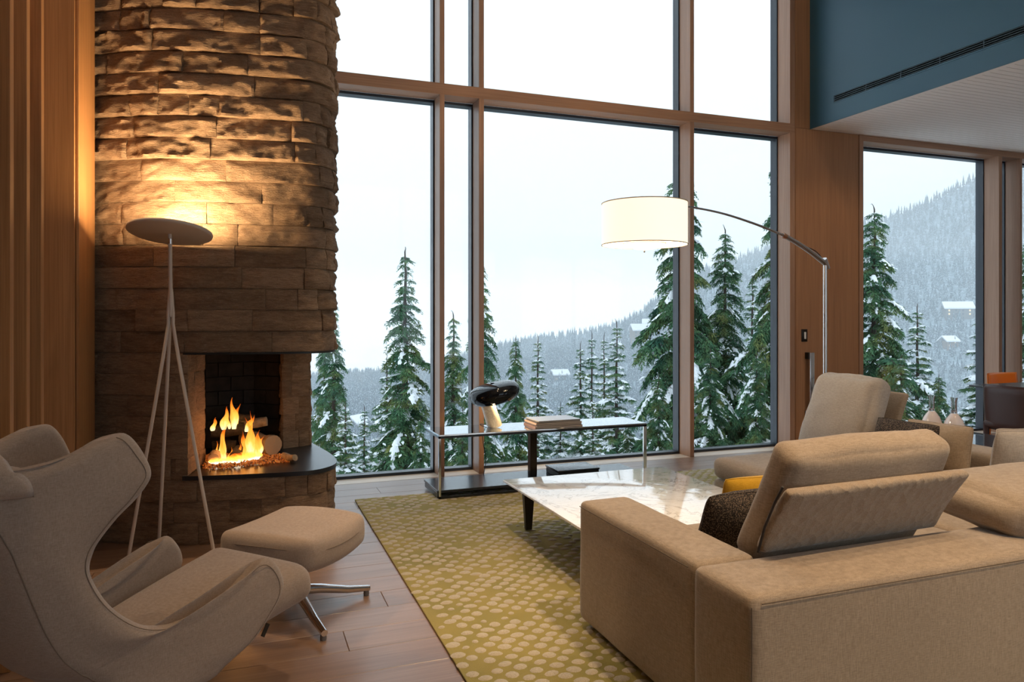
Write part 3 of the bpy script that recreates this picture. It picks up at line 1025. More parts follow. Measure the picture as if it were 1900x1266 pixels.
# right hand module (chaise side)
sof2 = thing('sofa', 'taupe linen chaise module of the sofa facing the coffee table', 'sofa', (3.7, 3.6, RZ))
obj('plinth', box(3.16, 4.38, 3.05, 4.16, RZ, .05), M_under, sof2, 0)
obj('seat_base', S(3.075, 4.16, 2.96, 4.25, .05, .275, .022), M_linen, sof2, 60)
obj('seat_cushion', S(3.065, 4.15, 2.955, 4.26, .277, .425, .055, (.01, .012, .02), (22, 22, 10), namp=.005, seed=4), M_linen, sof2, 60)
obj('backrest', S(4.14, 4.45, 2.07, 4.25, .05, .575, .03, (.006, .004, .01), (12, 30, 14)), M_linen, sof2, 60)
f2 = lean(flap(.58, .32, .045), 4.135, 3.93, .735, TL * .6, math.radians(90))
obj('backrest_flap', f2, M_linen, sof2, 60)
V, Fc = softbox(.57, .17, .60, .075, (.03, .05, .02), (20, 10, 22), namp=.014, nscale=5, seed=12)
V[:, 1] += .018 * np.exp(-((V[:, 2] + .09) / .04) ** 2) * (V[:, 1] < 0) * -1 * -1    # crease across the middle
obj('back_cushion', lean((V, Fc), 3.915, 3.93, .70, TL * .85, math.radians(90)), M_linen2, sof2, 70)

# throw pillows
M_tweed = NT('dark_tweed')
chk = M_tweed.n('ShaderNodeTexVoronoi'); chk.inputs['Scale'].default_value = 170; M_tweed.l(M_tweed.coord(), chk.inputs['Vector'])
cw = M_tweed.ramp(chk.outputs['Distance'], [(.2, (.20, .155, .12)), (.45, (.05, .042, .04)), (.8, (.022, .02, .021))])
M_tweed = M_tweed.set(cw, .95, normal=M_tweed.bump(chk.outputs['Distance'], .6, .003), Specular_IOR_Level=.15)
M_must = fabric('mustard_cloth', (.42, .235, .012), (.56, .33, .03), weave=900)


def throw(label, mat, w, h, t, loc, tx, rz, seed, pz=0.0, soft=True):
    o = thing('throw_pillow', label, 'pillow', loc, group='throw pillows on the sofa')
    VF = pillow(w, h, t, 24, .07, .010, seed)
    obj('cover', lean(VF, loc[0], loc[1], loc[2] + h / 2 * math.cos(tx) - .008, tx, rz), mat, o, 180)
    # stitched rim
    s = [(w / 2 * a * (1 - .07 * (1 - b * b) * a * a) * (1 - .075 * (a * b) ** 4), 0, h / 2 * b * (1 - .07 * (1 - a * a) * b * b) * (1 - .075 * (a * b) ** 4)) for a, b in
         [(u, -1) for u in np.linspace(-1, 1, 12)] + [(1, u) for u in np.linspace(-1, 1, 12)[1:]] + [(u, 1) for u in np.linspace(1, -1, 12)[1:]] + [(-1, u) for u in np.linspace(1, -1, 12)[1:]]]
    rim = tube(s, .003, 5, False)
    obj('piping', lean(rim, loc[0], loc[1], loc[2] + h / 2 * math.cos(tx) - .008, tx, rz), mat, o, 180)
    return o


throw('dark woven tweed pillow behind the broad sofa arm', M_tweed, .48, .27, .16, (1.945, 2.46, .452), math.radians(20), math.radians(3), 1)
throw('mustard yellow pillow standing in front of the dark tweed pillow', M_must, .48, .235, .14, (2.28, 2.76, .450), math.radians(16), math.radians(-4), 2)
throw('dark woven tweed pillow in the far corner below the two bottles', M_tweed, .44, .33, .15, (3.80, 3.33, .452), math.radians(14), math.radians(94), 3)
throw('plain taupe pillow leaning behind the tweed pillow in the corner', M_cushl, .44, .32, .15, (3.98, 3.25, .450), math.radians(10), math.radians(95), 4)
throw('light grey linen pillow at the right edge leaning in the corner', M_linen2, .50, .40, .15, (3.78, 2.54, .452), math.radians(12), math.radians(-14), 5)
throw('pale grey linen pillow half hidden behind the one at the right edge', M_linen2, .24, .36, .11, (3.96, 2.76, .448), math.radians(4), math.radians(-16), 6)

# ------------------------------------------------------------------ coffee table
mb = NT('white_marble')
nv1 = mb.noise(mb.coord(), 2.2, 7, .62, 1.8)
vn = mb.ramp(nv1, [(.47, (.84, .84, .84)), (.495, (.66, .65, .64)), (.504, (.46, .43, .41)), (.515, (.80, .79, .78)), (.6, (.85, .85, .85))])
nv2 = mb.noise(mb.coord(), 4, 6, .6, 1.2)
vn = mb.mix(vn, mb.ramp(nv2, [(.485, (1, 1, 1)), (.5, (.76, .74, .72)), (.515, (1, 1, 1))]), .5, 'MULTIPLY')
M_marble = mb.set(vn, .07, Specular_IOR_Level=.6, Coat_Weight=.4, Coat_Roughness=.03)
M_darkleg = plain('dark_bronze_leg', (.035, .027, .022), .4, .3)
ct = thing('coffee_table', 'low square marble coffee table on tapered dark legs', 'table', (2.22, 3.84, RZ))
tt = [(1.615, 3.13), (2.83, 3.13), (2.83, 4.515), (1.615, 4.515)]
V, Fc = prism(tt, .305, .322, .004, 2)
low = V[:, 2] < .309
V[low, 0] = 2.22 + (V[low, 0] - 2.22) * .985; V[low, 1] = 3.82 + (V[low, 1] - 3.82) * .985
obj('marble_top', (V, Fc), M_marble, ct, 30)
obj('apron', box(1.72, 2.72, 3.24, 4.41, .285, .306, .003, 1), M_darkleg, ct)
for sx, sy in ((1.745, 4.39), (2.70, 4.39), (1.745, 3.27), (2.70, 3.27)):
    V, Fc = box(-.5, .5, -.5, .5, 0, 1)
    w = np.where(V[:, 2] > .5, .075, .042)
    V = np.stack([sx + V[:, 0] * w, sy + V[:, 1] * w * .6, RZ + V[:, 2] * (.286 - RZ)], 1)
    obj('leg', (V, Fc), M_darkleg, ct, 0)

# ------------------------------------------------------------------ console table by the window
M_mirror = plain('dark_mirror_glass', (.55, .58, .62), .03, 1.0)
M_smoke = plain('dark_shelf', (.018, .022, .03), .22)
co = thing('console_table', 'long low console with mirror-dark top and chrome legs before the window', 'table', (2.3, 5.56, 0))
CX0, CX1, CY0, CY1, CZ = 1.398, 3.208, 5.355, 5.765, .50
obj('top', box(CX0, CX1, CY0, CY1, CZ - .012, CZ, .0015, 1), M_mirror, co, 20)
obj('edge_frame', join(box(CX0, CX1, CY0, CY0 + .012, CZ - .028, CZ - .012), box(CX0, CX1, CY1 - .012, CY1, CZ - .028, CZ - .012), box(CX0, CX0 + .012, CY0, CY1, CZ - .028, CZ - .012), box(CX1 - .012, CX1, CY0, CY1, CZ - .028, CZ - .012)), M_steel, co, 0)
for x, y in ((CX0, CY0), (CX1 - .03, CY0)):
    w = .03 if x > 2 else .018
    z0 = RZ if y < 5.57 else 0
    obj('leg', box(x, x + w, y, y + .014, z0, CZ - .02, .001, 1), M_chrome, co, 20)
obj('leg', box(2.245, 2.305, 5.60, 5.66, .075, CZ - .012, .002, 1), plain('smoked_metal', (.05, .04, .035), .15, .8), co, 20)
obj('lower_shelf', box(CX0 - .01, 3.195, CY0 + .012, CY1 + .03, .055, .075, .002, 1), M_smoke, co, 20)
obj('base_rail', join(box(CX0, CX1, CY0, CY0 + .012, RZ, RZ + .014), box(CX0 - .005, CX0 + .02, CY0 + .02, CY1 + .02, RZ, .056)), M_steel, co, 0)
for x in (1.9, 2.55): obj('foot', box(x, x + .03, 5.60, 5.66, 0, .056), M_black, co, 0)

bx = thing('black_case', 'flat black case lying on the lower shelf of the console', 'box', (2.60, 5.58, .075))
obj('body', box(2.43, 2.80, 5.44, 5.70, .0755, .118, .003, 1), M_black, bx)
obj('lid', box(2.425, 2.805, 5.435, 5.705, .119, .136, .004, 2), M_smoke, bx)

cols = [((.20, .12, .09), .42, .27), ((.12, .10, .10), .40, .265), ((.42, .30, .22), .41, .26), ((.05, .05, .055), .385, .255), ((.33, .33, .35), .38, .26)]
zz = CZ
blab = ['brown-edged magazine at the bottom of the pile on the console', 'dark covered magazine second from the bottom of the console pile', 'tan edged magazine in the middle of the console pile', 'black covered magazine second from the top of the console pile', 'pale grey magazine on top of the console pile']
M_paper = plain('page_block', (.52, .44, .36), .8)
for q, (c, w, d) in enumerate(cols):
    h = [.013, .012, .014, .010, .008][q]
    b = thing('magazine', blab[q], 'magazine', (2.42, 5.53, zz), math.radians([-1, 1.5, 0, -2, 2][q]), group='magazines stacked on the console')
    obj('pages', box(-w / 2 + .004, w / 2 - .003, -d / 2 + .003, d / 2 - .003, .0015, h - .0015), M_paper, b, 0, world=False)
    mc = plain('magazine_cover_%s' % 'abcde'[q], c, .25)
    obj('cover', join(box(-w / 2, w / 2, -d / 2, d / 2, h - .0014, h), box(-w / 2, w / 2, -d / 2, d / 2, 0.0002, .0014), box(-w / 2, -w / 2 + .003, -d / 2, d / 2, .001, h - .001)), mc, b, 0, world=False)
    zz += h + .0003

# mushroom table lamp
M_enamel = plain('black_enamel', (.004, .005, .008), .07, 0, Specular_IOR_Level=.28)
ml = NT('cream_marble'); M_cream = ml.set(ml.ramp(ml.noise(ml.coord(), 12, 6, .6, 1.5), [(.4, (.74, .66, .52)), (.5, (.62, .54, .42)), (.56, (.78, .71, .58))]), .25)
lx, ly = 1.935, 5.60
tl = thing('table_lamp', 'table lamp with glossy black dome shade on a leaning marble stem', 'lamp', (lx, ly, CZ))
pts = [(lx - .002 - .085 * t, ly, CZ + .002 + .25 * t) for t in np.linspace(0, 1, 10)]
V, Fc = tube([(-.0 + p[0], p[1], p[2]) for p in pts], [.062 - .008 * t for t in np.linspace(0, 1, 10)], 22)
V[:, 2] = np.maximum(V[:, 2], CZ + .0005)
obj('stem', (V, Fc), M_cream, tl)
prof = [(.168, -.062), (.186, -.05), (.203, -.025), (.210, .0), (.206, .028), (.190, .052), (.158, .070), (.105, .081), (.05, .085), (.001, .086)]
inner = [(r * .97, z - .004) for r, z in prof]
dome = join(lathe(prof, 40, False), lathe(inner[::-1], 40, False), (lambda a, b: (np.vstack([a, b]), [(k, (k + 1) % 40, 40 + (k + 1) % 40, 40 + k) for k in range(40)]))(lathe(prof, 40, False)[0][:40], lathe(inner, 40, False)[0][:40]))
V, Fc = xf(dome, (0, 0, 0), (0, math.radians(-13), 0))
obj('shade', xf((V, Fc), (lx - .005, ly, CZ + .275)), M_enamel, tl, 60)
obj('vent_cap', xf(lathe([(.02, 0), (.022, .004), (.001, .006)], 16), (lx - .024, ly, CZ + .359)), M_enamel, tl)
bulb = NT('bulb'); bulb.set((1, .9, .7), .4, Emission_Color=(1, .72, .38), Emission_Strength=10)
obj('bulb', xf(lathe([(.005, -.03), (.022, -.018), (.026, 0), (.018, .02), (.004, .028)], 14), (lx + .02, ly - .02, CZ + .292)), bulb.m, tl)
pl = bpy.data.lights.new('table_lamp_light', 'POINT'); pl.energy = 13; pl.color = (1, .68, .34); pl.shadow_soft_size = .03
po = bpy.data.objects.new('table_lamp_light', pl); COL.objects.link(po); po.location = (lx + .02, ly - .045, CZ + .262)
obj('cord', tube(smooth_path([(lx - .05, ly + .05, CZ + .012), (lx - .075, ly + .16, CZ + .004), (lx - .06, CY1 + .012, CZ - .01), (lx - .045, CY1 + .015, .35), (lx - .02, CY1 + .02, .2), (lx - .03, CY1 + .035, .09), (lx - .04, CY1 + .06, .006)], 40), .003, 6), M_black, tl)

# ------------------------------------------------------------------ wing armchair (seen from behind its right side)
M_chair = fabric('beige_wool', (.30, .225, .175), (.42, .325, .262), weave=1200, bump=.3)
M_stitch = plain('dark_stitch', (.19, .14, .105), .9)
M_alu = plain('polished_aluminium', (.74, .74, .76), .12, 1.0)
FE = [(-0.191, 0.238, 0.224), (-0.018, 0.263, 0.209), (0.058, 0.274, 0.246), (0.146, 0.287, 0.282), (0.22, 0.297, 0.352), (0.258, 0.303, 0.404), (0.27, 0.304, 0.447), (0.253, 0.302, 0.499), (0.209, 0.296, 0.551), (0.17, 0.29, 0.543), (0.137, 0.285, 0.519), (0.058, 0.274, 0.472), (-0.036, 0.26, 0.442), (-0.124, 0.248, 0.431), (-0.183, 0.239, 0.443), (-0.234, 0.232, 0.465), (-0.296, 0.223, 0.518), (-0.34, 0.217, 0.574), (-0.372, 0.212, 0.637), (-0.384, 0.21, 0.681), (-0.375, 0.211, 0.72), (-0.359, 0.214, 0.751), (-0.307, 0.221, 0.807), (-0.254, 0.229, 0.85), (-0.217, 0.234, 0.892), (-0.207, 0.236, 0.921), (-0.214, 0.235, 0.953), (-0.239, 0.231, 1.003), (-0.269, 0.227, 1.043), (-0.296, 0.223, 1.055), (-0.337, 0.217, 1.047)]
BE = [(-0.288, 0.224, 0.282), (-0.316, 0.22, 0.318), (-0.328, 0.218, 0.331), (-0.337, 0.217, 0.339), (-0.345, 0.216, 0.347), (-0.353, 0.215, 0.355), (-0.364, 0.213, 0.364), (-0.374, 0.212, 0.373), (-0.381, 0.211, 0.381), (-0.39, 0.209, 0.389), (-0.4, 0.208, 0.397), (-0.418, 0.205, 0.418), (-0.442, 0.202, 0.447), (-0.463, 0.199, 0.483), (-0.477, 0.197, 0.512), (-0.492, 0.195, 0.546), (-0.509, 0.192, 0.594), (-0.529, 0.189, 0.653), (-0.546, 0.187, 0.707), (-0.56, 0.185, 0.748), (-0.571, 0.183, 0.783), (-0.586, 0.181, 0.815), (-0.612, 0.177, 0.871), (-0.633, 0.174, 0.921), (-0.643, 0.173, 0.946), (-0.649, 0.172, 0.958), (-0.654, 0.171, 0.97), (-0.657, 0.171, 0.979), (-0.661, 0.17, 0.988), (-0.664, 0.17, 0.997), (-0.668, 0.169, 1.003)]
FE = np.array(FE); BE = np.array(BE)
NR = 110
# resample both edges together
tt_ = np.linspace(0, 1, len(FE)); ti_ = np.linspace(0, 1, NR)


def csm(A):
    out = []
    P = np.vstack([2 * A[0] - A[1], A, 2 * A[-1] - A[-2]])
    for t in ti_:
        q = t * (len(A) - 1); i = min(int(q), len(A) - 2); f = q - i
        a, b, c, d = P[i], P[i + 1], P[i + 2], P[i + 3]
        out.append(.5 * ((2 * b) + (-a + c) * f + (2 * a - 5 * b + 4 * c - d) * f * f + (-a + 3 * b - 3 * c + d) * f ** 3))
    return np.array(out)


FEs, BEs = csm(FE), csm(BE)
T_SH = .066
rows = []
NS, NB = 30, 10
for k in range(NR):
    F_, B_ = FEs[k], BEs[k]
    near = []
    s = np.linspace(0, 1, NS)
    s = 1 - (1 - s) ** 1.7
    w_top = max(0, (k - NR * .86) / (NR * .14))
    for u in s:
        p = B_ + (F_ - B_) * u
        p = p + np.array([0, .022 * math.sin(PI * u) , -.030 * w_top * math.sin(PI * min(1, u * 1.15)) ** 1.0])
        p[1] -= T_SH / 2
        near.append(p)
    back = []
    for j in range(1, NB):
        v = 1 - j / NB          # 1 at seam, 0 at centre line
        y = (B_[1] - T_SH / 2) * v
        back.append(np.array([B_[0] - .055 * (1 - v ** 2.2), y, B_[2]]))
    centre = np.array([B_[0] - .055, 0, B_[2]])
    half = near[::-1] + back
    mir = [np.array([p[0], -p[1], p[2]]) for p in half[::-1]]
    rows.append(half + [centre] + mir)
P = np.array(rows)                       # (rows, cols, 3)  local: x forward, y right, z up
N = np.zeros_like(P)
nc_ = P.shape[1]; mid_ = nc_ // 2
for j in range(nc_):
    dj = abs(j - mid_)                       # 0 at the centre line, NB at the seam
    w = min(1, max(0, (dj - 2) / (NB + 3.0))); w = w * w * (3 - 2 * w)
    sgn = 1 if j < mid_ else -1
    v = w * np.array([-.142, .99 * sgn, 0]) + (1 - w) * np.array([-.917, 0, -.398])
    N[:, j] = v / np.linalg.norm(v)
rim = np.vstack([P[:, 0], P[-1, 1:], P[::-1, -1][1:], P[0, ::-1][1:]])
CH_O = (-.25, 2.761, 0); CH_A = math.radians(42.2)
arm = thing('wing_armchair', 'beige wool high-backed wing armchair seen from behind at far left', 'armchair', CH_O, CH_A)
fl_ = lambda VF: (np.asarray(VF[0]) * np.array([1, -1, 1]), [f[::-1] for f in VF[1]])   # local right-hand side is -y
shell = obj('shell', fl_(slab_from_grid(P, N, T_SH, rim, .034)), M_chair, arm, 180, world=False)
for sg in (1, -1):
    sm_ = [P[k, NS - 1] + N[k, NS - 1] * (T_SH / 2 + .0005) for k in range(8, NR - 3)]
    V = np.array(sm_); V[:, 1] *= sg
    obj('seam', fl_(tube(V, .0016, 5)), M_stitch, shell, world=False)
    # rim seam a little inside the outer edge
    off = []
    for k in range(5, NR - 4):
        c = P[k, 0]; d = P[k, 3] - c; L = np.linalg.norm(np.diff(P[k, :12], axis=0), axis=1).cumsum()
        j = int(np.searchsorted(L, .030)) + 1
        j = min(j, 10)
        q = P[k, j]; dist = .034
        off.append(q + N[k, j] * (T_SH / 2 * .985 + .0012))
    V = np.array(off)
    for _ in range(4): V[1:-1] = (V[:-2] + 2 * V[1:-1] + V[2:]) / 4
    V[:, 1] *= sg
    obj('seam', fl_(tube(V, .0013, 5)), M_stitch, shell, world=False)
# seat and inner back
V, Fc = softbox(.82, .40, .15, .06, (.0, .0, .028), (28, 20, 10))
V[:, 1] *= (.196 + .15 * (V[:, 0] + .05) + .012) / .20
V = xf((V, Fc), (.05, 0, .335), (0, math.radians(-8), 0))[0]
obj('seat_cushion', (V, Fc), M_chair, arm, 180, world=False)
V, Fc = softbox(.13, .36, .62, .055, (.03, 0, 0), (10, 16, 22))
V = xf((V, Fc), (-.475, 0, .70), (0, math.radians(-22), 0))[0]
obj('back_cushion', (V, Fc), M_chair, arm, 180, world=False)
# head cushion hung over the top edge
jj = list(range(NS - 5, P.shape[1] - (NS - 5)))
hk = list(range(int(NR * .79), NR, 2))
G = []
for j in jj:
    top = P[-1, j]; col = []
    for k in hk: col.append(P[k, j] + N[k, j] * (T_SH / 2 + .022))
    col.append(top + N[-1, j] * .040 + np.array([0, 0, .016])); col.append(top + np.array([0, 0, .032])); col.append(top - N[-1, j] * .045 + np.array([0, 0, .012]))
    for k in hk[::-1]: col.append(P[k, j] - N[k, j] * (T_SH / 2 + .030))
    G.append(smooth_path(col, 34))
G = np.array(G)
Nn = grid_normals(G)
rimh = np.vstack([G[:, 0], G[-1, 1:], G[::-1, -1][1:], G[0, ::-1][1:]])
obj('head_cushion', fl_(slab_from_grid(G, Nn, .042, rimh, .03)), M_chair, arm, 180, world=False)
obj('fabric_tag', fl_(xf(box(-.022, .022, -.002, .002, -.008, .008), (.165, .30, .315), (0, math.radians(-55), 0))), M_black, shell, 0, world=False)
# swivel base
obj('column', xf(lathe([(.03, .10), (.03, .27)], 18), (-.08, 0, 0)), M_alu, arm, world=False)
for k in range(4):
    w = PI / 4 + k * PI / 2
    obj('base_leg', tube([(-.08, 0, .11), (-.08 + .16 * math.cos(w), .16 * math.sin(w), .06), (-.08 + .30 * math.cos(w), .30 * math.sin(w), .018)], [.024, .02, .016], 10), M_alu, arm, world=False)

# ------------------------------------------------------------------ ottoman
OX, OY = .235, 3.575
ott = thing('ottoman', 'beige wool footstool cushion on a polished four-star base', 'ottoman', (OX, OY, 0), math.radians(51))
V, Fc = softbox(.60, .50, .145, .05, (.0, .0, .014), (26, 26, 10))
V[:, 0] *= .535 / .60; V[:, 1] *= .535 / .50
r2 = (np.abs(V[:, 0]) / .2675) ** 2 * (np.abs(V[:, 1]) / .2675) ** 2
sc = 1 - .10 * np.clip(r2, 0, 1)
V[:, 0] *= sc; V[:, 1] *= sc
V[:, 2] += .018 * (V[:, 0] / .2675) ** 2 - .012 * (V[:, 1] / .2675) ** 2
cu = obj('cushion', xf((V, Fc), (0, 0, .352)), M_chair, ott, 180, world=False)
seam = []
for w in np.linspace(0, 2 * PI, 80):
    c, s = math.cos(w), math.sin(w)
    m = (abs(c) ** 5 + abs(s) ** 5) ** (-1 / 5)
    x, y = .268 * c * m, .268 * s * m
    q = 1 - .10 * min(1, (x / .2675) ** 2 * (y / .2675) ** 2)
    seam.append((x * q, y * q, .352 + .02 + .018 * (x / .2675) ** 2 - .012 * (y / .2675) ** 2))
obj('seam', tube(seam, .0018, 5, False), M_stitch, cu, world=False)
obj('under_plate', box(-.10, .10, -.10, .10, .262, .283, .004, 1), M_alu, ott, world=False)
obj('column', lathe([(.03, .085), (.026, .10), (.024, .26), (.026, .27)], 20), M_alu, ott, world=False)
for k in range(4):
    w = k * PI / 2 + math.radians(-36)
    c, s = math.cos(w), math.sin(w)
    lg = obj('base_leg', tube([(.015 * c, .015 * s, .105), (.12 * c, .12 * s, .088), (.26 * c, .26 * s, .052), (.375 * c, .375 * s, .034)], [.026, .022, .018, .015], 12), M_alu, ott, world=False)
    obj('glide', xf(lathe([(.013, 0), (.014, .012), (.012, .026)], 12), (.36 * c, .36 * s, 0)), plain('glide', (.12, .11, .11), .5) if k == 0 else bpy.data.materials['glide'], lg, world=False)

# ------------------------------------------------------------------ disc floor lamp
M_putty = plain('putty_lacquer', (.56, .47, .40), .45)
LC = Vector((-.388, 4.565, 1.881)); LN = Vector((.068, .195, .978)).normalized()
lamp = thing('floor_lamp', 'uplighter floor lamp with a tilted flat disc on three slim splayed legs', 'floor lamp', (-.38, 4.58, 0))
q = Vector((0, 0, 1)).rotation_difference(LN).to_matrix()
disc = lathe([(.0005, -.009), (.216, -.009), (.226, -.004), (.228, .004), (.226, .010), (.213, .0115), (.211, .006), (.0005, .006)], 64, False)
V = disc[0] @ np.array(q).T + np.array(LC)
obj('disc_shade', (V, disc[1]), M_putty, lamp, 50)
led = NT('led_panel'); led.set((1, .95, .85), .5, Emission_Color=(1, .70, .37), Emission_Strength=150)
dl = lathe([(.165, .0065), (.13, .016), (.0005, .021)], 48, False)
obj('light_panel', (dl[0] @ np.array(q).T + np.array(LC), dl[1]), led.m, lamp, 180)
jp = Vector((-.387, 4.585, 1.40))
obj('stem', tube([LC - LN * .008, LC - Vector((0, 0, .06)), jp], [.011, .011, .0105], 14), M_putty, lamp)
obj('joint', tube([LC - Vector((0, 0, .035)), LC - Vector((0, 0, .065))], .0125, 14), M_nickel, lamp)
for fx, fy, off in ((-.61, 4.60, (-.012, 0)), (-.468, 4.77, (0, .012)), (-.14, 4.405, (.013, 0))):
    obj('leg', tube(smooth_path([(jp.x + off[0] * .2, jp.y + off[1] * .2, 1.62 if fy > 4.7 else 1.56), (jp.x + off[0], jp.y + off[1], 1.42), (jp.x + (fx - jp.x) * .12, jp.y + (fy - jp.y) * .12, 1.25), (fx, fy, .006)], 24), [.0098] * 24, 12), M_putty, lamp)

# ------------------------------------------------------------------ arc floor lamp
sh = NT('lit_drum_shade')
sh.set((.9, .82, .7), .8, Emission_Color=(1, .89, .70), Emission_Strength=1.0)
AX, AY = 4.50, 4.70
SHC = np.array([2.604, 4.378, 2.04])
al = thing('arc_lamp', 'arching floor lamp with a lit white drum shade over the seating', 'floor lamp', (AX, AY, 0))
obj('base', xf(lathe([(.17, 0), (.175, .006), (.172, .02), (.02, .026)], 36), (AX, AY, 0)), M_nickel, al)
obj('pole', tube([(AX, AY, .02), (AX, AY, 1.835)], .0165, 14), M_nickel, al)
obj('pole_cap', tube([(AX + .03, AY + .008, 1.80), (AX - .02, AY - .006, 1.875)], .024, 12), M_nickel, al)
dirv = (SHC - np.array([AX, AY, 0])) * np.array([1, 1, 0]); DL = np.linalg.norm(dirv); dirv /= DL
hz = [(0, 1.838), (.16, 1.915), (.33, 1.985), (.52, 2.045), (.9, 2.125), (1.3, 2.18), (DL - .02, 2.205)]
sp_ = smooth_path([(AX + dirv[0] * d, AY + dirv[1] * d, z) for d, z in hz], 50)
nk = int(50 * .28)
obj('lower_arm', tube(sp_[:nk + 1], [.021 - .003 * i / nk for i in range(nk + 1)], 14), M_nickel, al)
obj('collar', tube([sp_[nk - 1], sp_[nk]], .0215, 12), plain('copper_ring', (.75, .40, .24), .25, 1.0), al)
obj('upper_arm', tube(sp_[nk:], [.010 - .004 * i / (len(sp_[nk:]) - 1) for i in range(len(sp_[nk:]))], 10), M_nickel, al)
obj('cable', tube(smooth_path([(AX - .01, AY + .01, 1.87), (AX + dirv[0] * .12, AY + dirv[1] * .12, 1.935), (AX + dirv[0] * .26, AY + dirv[1] * .26, 1.972)], 14), .004, 6), M_black, al)
R_, H_ = .292, .285
sd = join(lathe([(R_, -H_ / 2), (R_, H_ / 2)], 64, False), lathe([(R_ - .004, H_ / 2), (R_ - .004, -H_ / 2)], 64, False))
so = obj('shade', xf(sd, SHC), sh.m, al, 60)
M_trim = plain('shade_binding', (.55, .42, .27), .7)
for z in (-H_ / 2, H_ / 2):
    c = [(SHC[0] + (R_ + .001) * math.cos(w), SHC[1] + (R_ + .001) * math.sin(w), SHC[2] + z) for w in np.linspace(0, 2 * PI, 64)]
    obj('binding', tube(c, .0035, 6, False), M_trim, so)
df = NT('lamp_diffuser'); df.set((1, .95, .85), .5, Emission_Color=(1, .88, .66), Emission_Strength=1.6)
obj('diffuser', xf(lathe([(.001, -.048), (.06, -.043), (.11, -.028), (.145, -.004)], 40, False), SHC + np.array([0, 0, -H_ / 2 + .012])), df.m, al, 180)
obj('diffuser_ring', tube([(SHC[0] + .147 * math.cos(w), SHC[1] + .147 * math.sin(w), SHC[2] - H_ / 2 + .009) for w in np.linspace(0, 2 * PI, 40)], .003, 6, False), M_trim, al)
obj('finial', xf(lathe([(.004, -.018), (.007, -.008), (.003, 0)], 10), SHC + np.array([0, 0, -H_ / 2 - .036])), M_nickel, al)
obj('top_knob', xf(lathe([(.013, .12), (.015, .13), (.015, .185), (.012, .19)], 16), SHC), M_nickel, al)
obj('spider', join(tube([SHC + np.array([-R_, 0, H_ / 2 - .01]), SHC + np.array([R_, 0, H_ / 2 - .01])], .002, 5), tube([SHC + np.array([0, -R_, H_ / 2 - .01]), SHC + np.array([0, R_, H_ / 2 - .01])], .002, 5), tube([SHC + np.array([0, 0, -.05]), SHC + np.array([0, 0, .14])], .004, 6)), M_nickel, al)
lp = bpy.data.lights.new('arc_lamp_bulb', 'POINT'); lp.energy = 55; lp.color = (1, .74, .44); lp.shadow_soft_size = .06
lo_ = bpy.data.objects.new('arc_lamp_bulb', lp); COL.objects.link(lo_); lo_.location = tuple(SHC + np.array([0, 0, .02]))

# ------------------------------------------------------------------ side table, bottles, dining group
M_bglass = plain('black_glass', (.006, .007, .009), .03, 0, Coat_Weight=1.0, Coat_Roughness=.02)
st = thing('side_table', 'low side table with a black glass top behind the sofa', 'table', (4.95, 3.72, 0))
obj('top', box(4.56, 5.34, 3.34, 4.10, .488, .502, .003, 1), M_bglass, st, 20)
for x, y in ((4.60, 3.38), (5.30, 3.38), (4.60, 4.06), (5.30, 4.06)): obj('leg', box(x - .014, x + .014, y - .014, y + .014, 0, .488), M_steel, st, 0)
obj('rail', join(box(4.60, 5.30, 3.372, 3.388, .468, .488), box(4.60, 5.30, 4.052, 4.068, .468, .488)), M_steel, st, 0)
M_milk = plain('milky_pink_glass', (.78, .68, .66), .08, 0, Coat_Weight=.8, Coat_Roughness=.02)
ng = NT('clear_neck_glass'); ng.set((.9, .88, .88), .02, Transmission_Weight=1.0, IOR=1.45)
for (x, y), lb in (((4.75, 3.92), 'milky glass bottle vase with clear neck nearer the window side'), ((4.78, 3.765), 'milky glass bottle vase with clear neck closer to the dining chair')):
    v = thing('bottle_vase', lb, 'vase', (x, y, .502), group='milky bottle vases on the side table')
    obj('body', xf(lathe([(.05, 0), (.064, .004), (.073, .03), (.075, .07), (.068, .12), (.052, .162), (.033, .19), (.021, .205)], 32, True), (x, y, .5025)), M_milk, v)
    obj('neck', xf(join(lathe([(.0205, .206), (.018, .23), (.018, .29), (.0235, .318)], 28, False), lathe([(.0215, .318), (.0155, .29), (.0155, .225), (.001, .215)], 28, False)), (x, y, .5025)), ng.m, v)

M_leather = plain('brown_leather', (.060, .022, .016), .42)
M_orange = plain('orange_shell', (.85, .20, .008), .3)


def dining_chair(name, label, loc, rz, mat, h0, h1, w):
    """leather-clad chair, local x = forward"""
    o = thing(name, label, 'chair', loc, rz)
    ys = np.linspace(-w / 2, w / 2, 14)
    G = np.array([[(-.245 - .03 * (z - h0) / (h1 - h0) + .05 * (2 * y / w) ** 2, y * (1 + .03 * math.sin(PI * (z - h0) / (h1 - h0))), z) for y in ys] for z in np.linspace(h0, h1, 12)])
    Nn = grid_normals(G)
    rimc = np.vstack([G[:, 0], G[-1, 1:], G[::-1, -1][1:], G[0, ::-1][1:]])
    obj('backrest', slab_from_grid(G, Nn, .035, rimc, .02), mat, o, 180, world=False)
    obj('seat', xf(softbox(.50, w * .97, .06, .022, (0, 0, .006), (14, 14, 8)), (.0, 0, .445)), mat, o, 180, world=False)
    for sx, sy in ((-.225, -1), (-.225, 1), (.215, -1), (.215, 1)):
        y = sy * (w / 2 - .03)
        obj('leg', tube([(sx, y, .43), (sx, y, .22), (sx - .01 * (sx < 0), y, 0)], [.026, .022, .017], 10), mat, o, world=False)
    return o


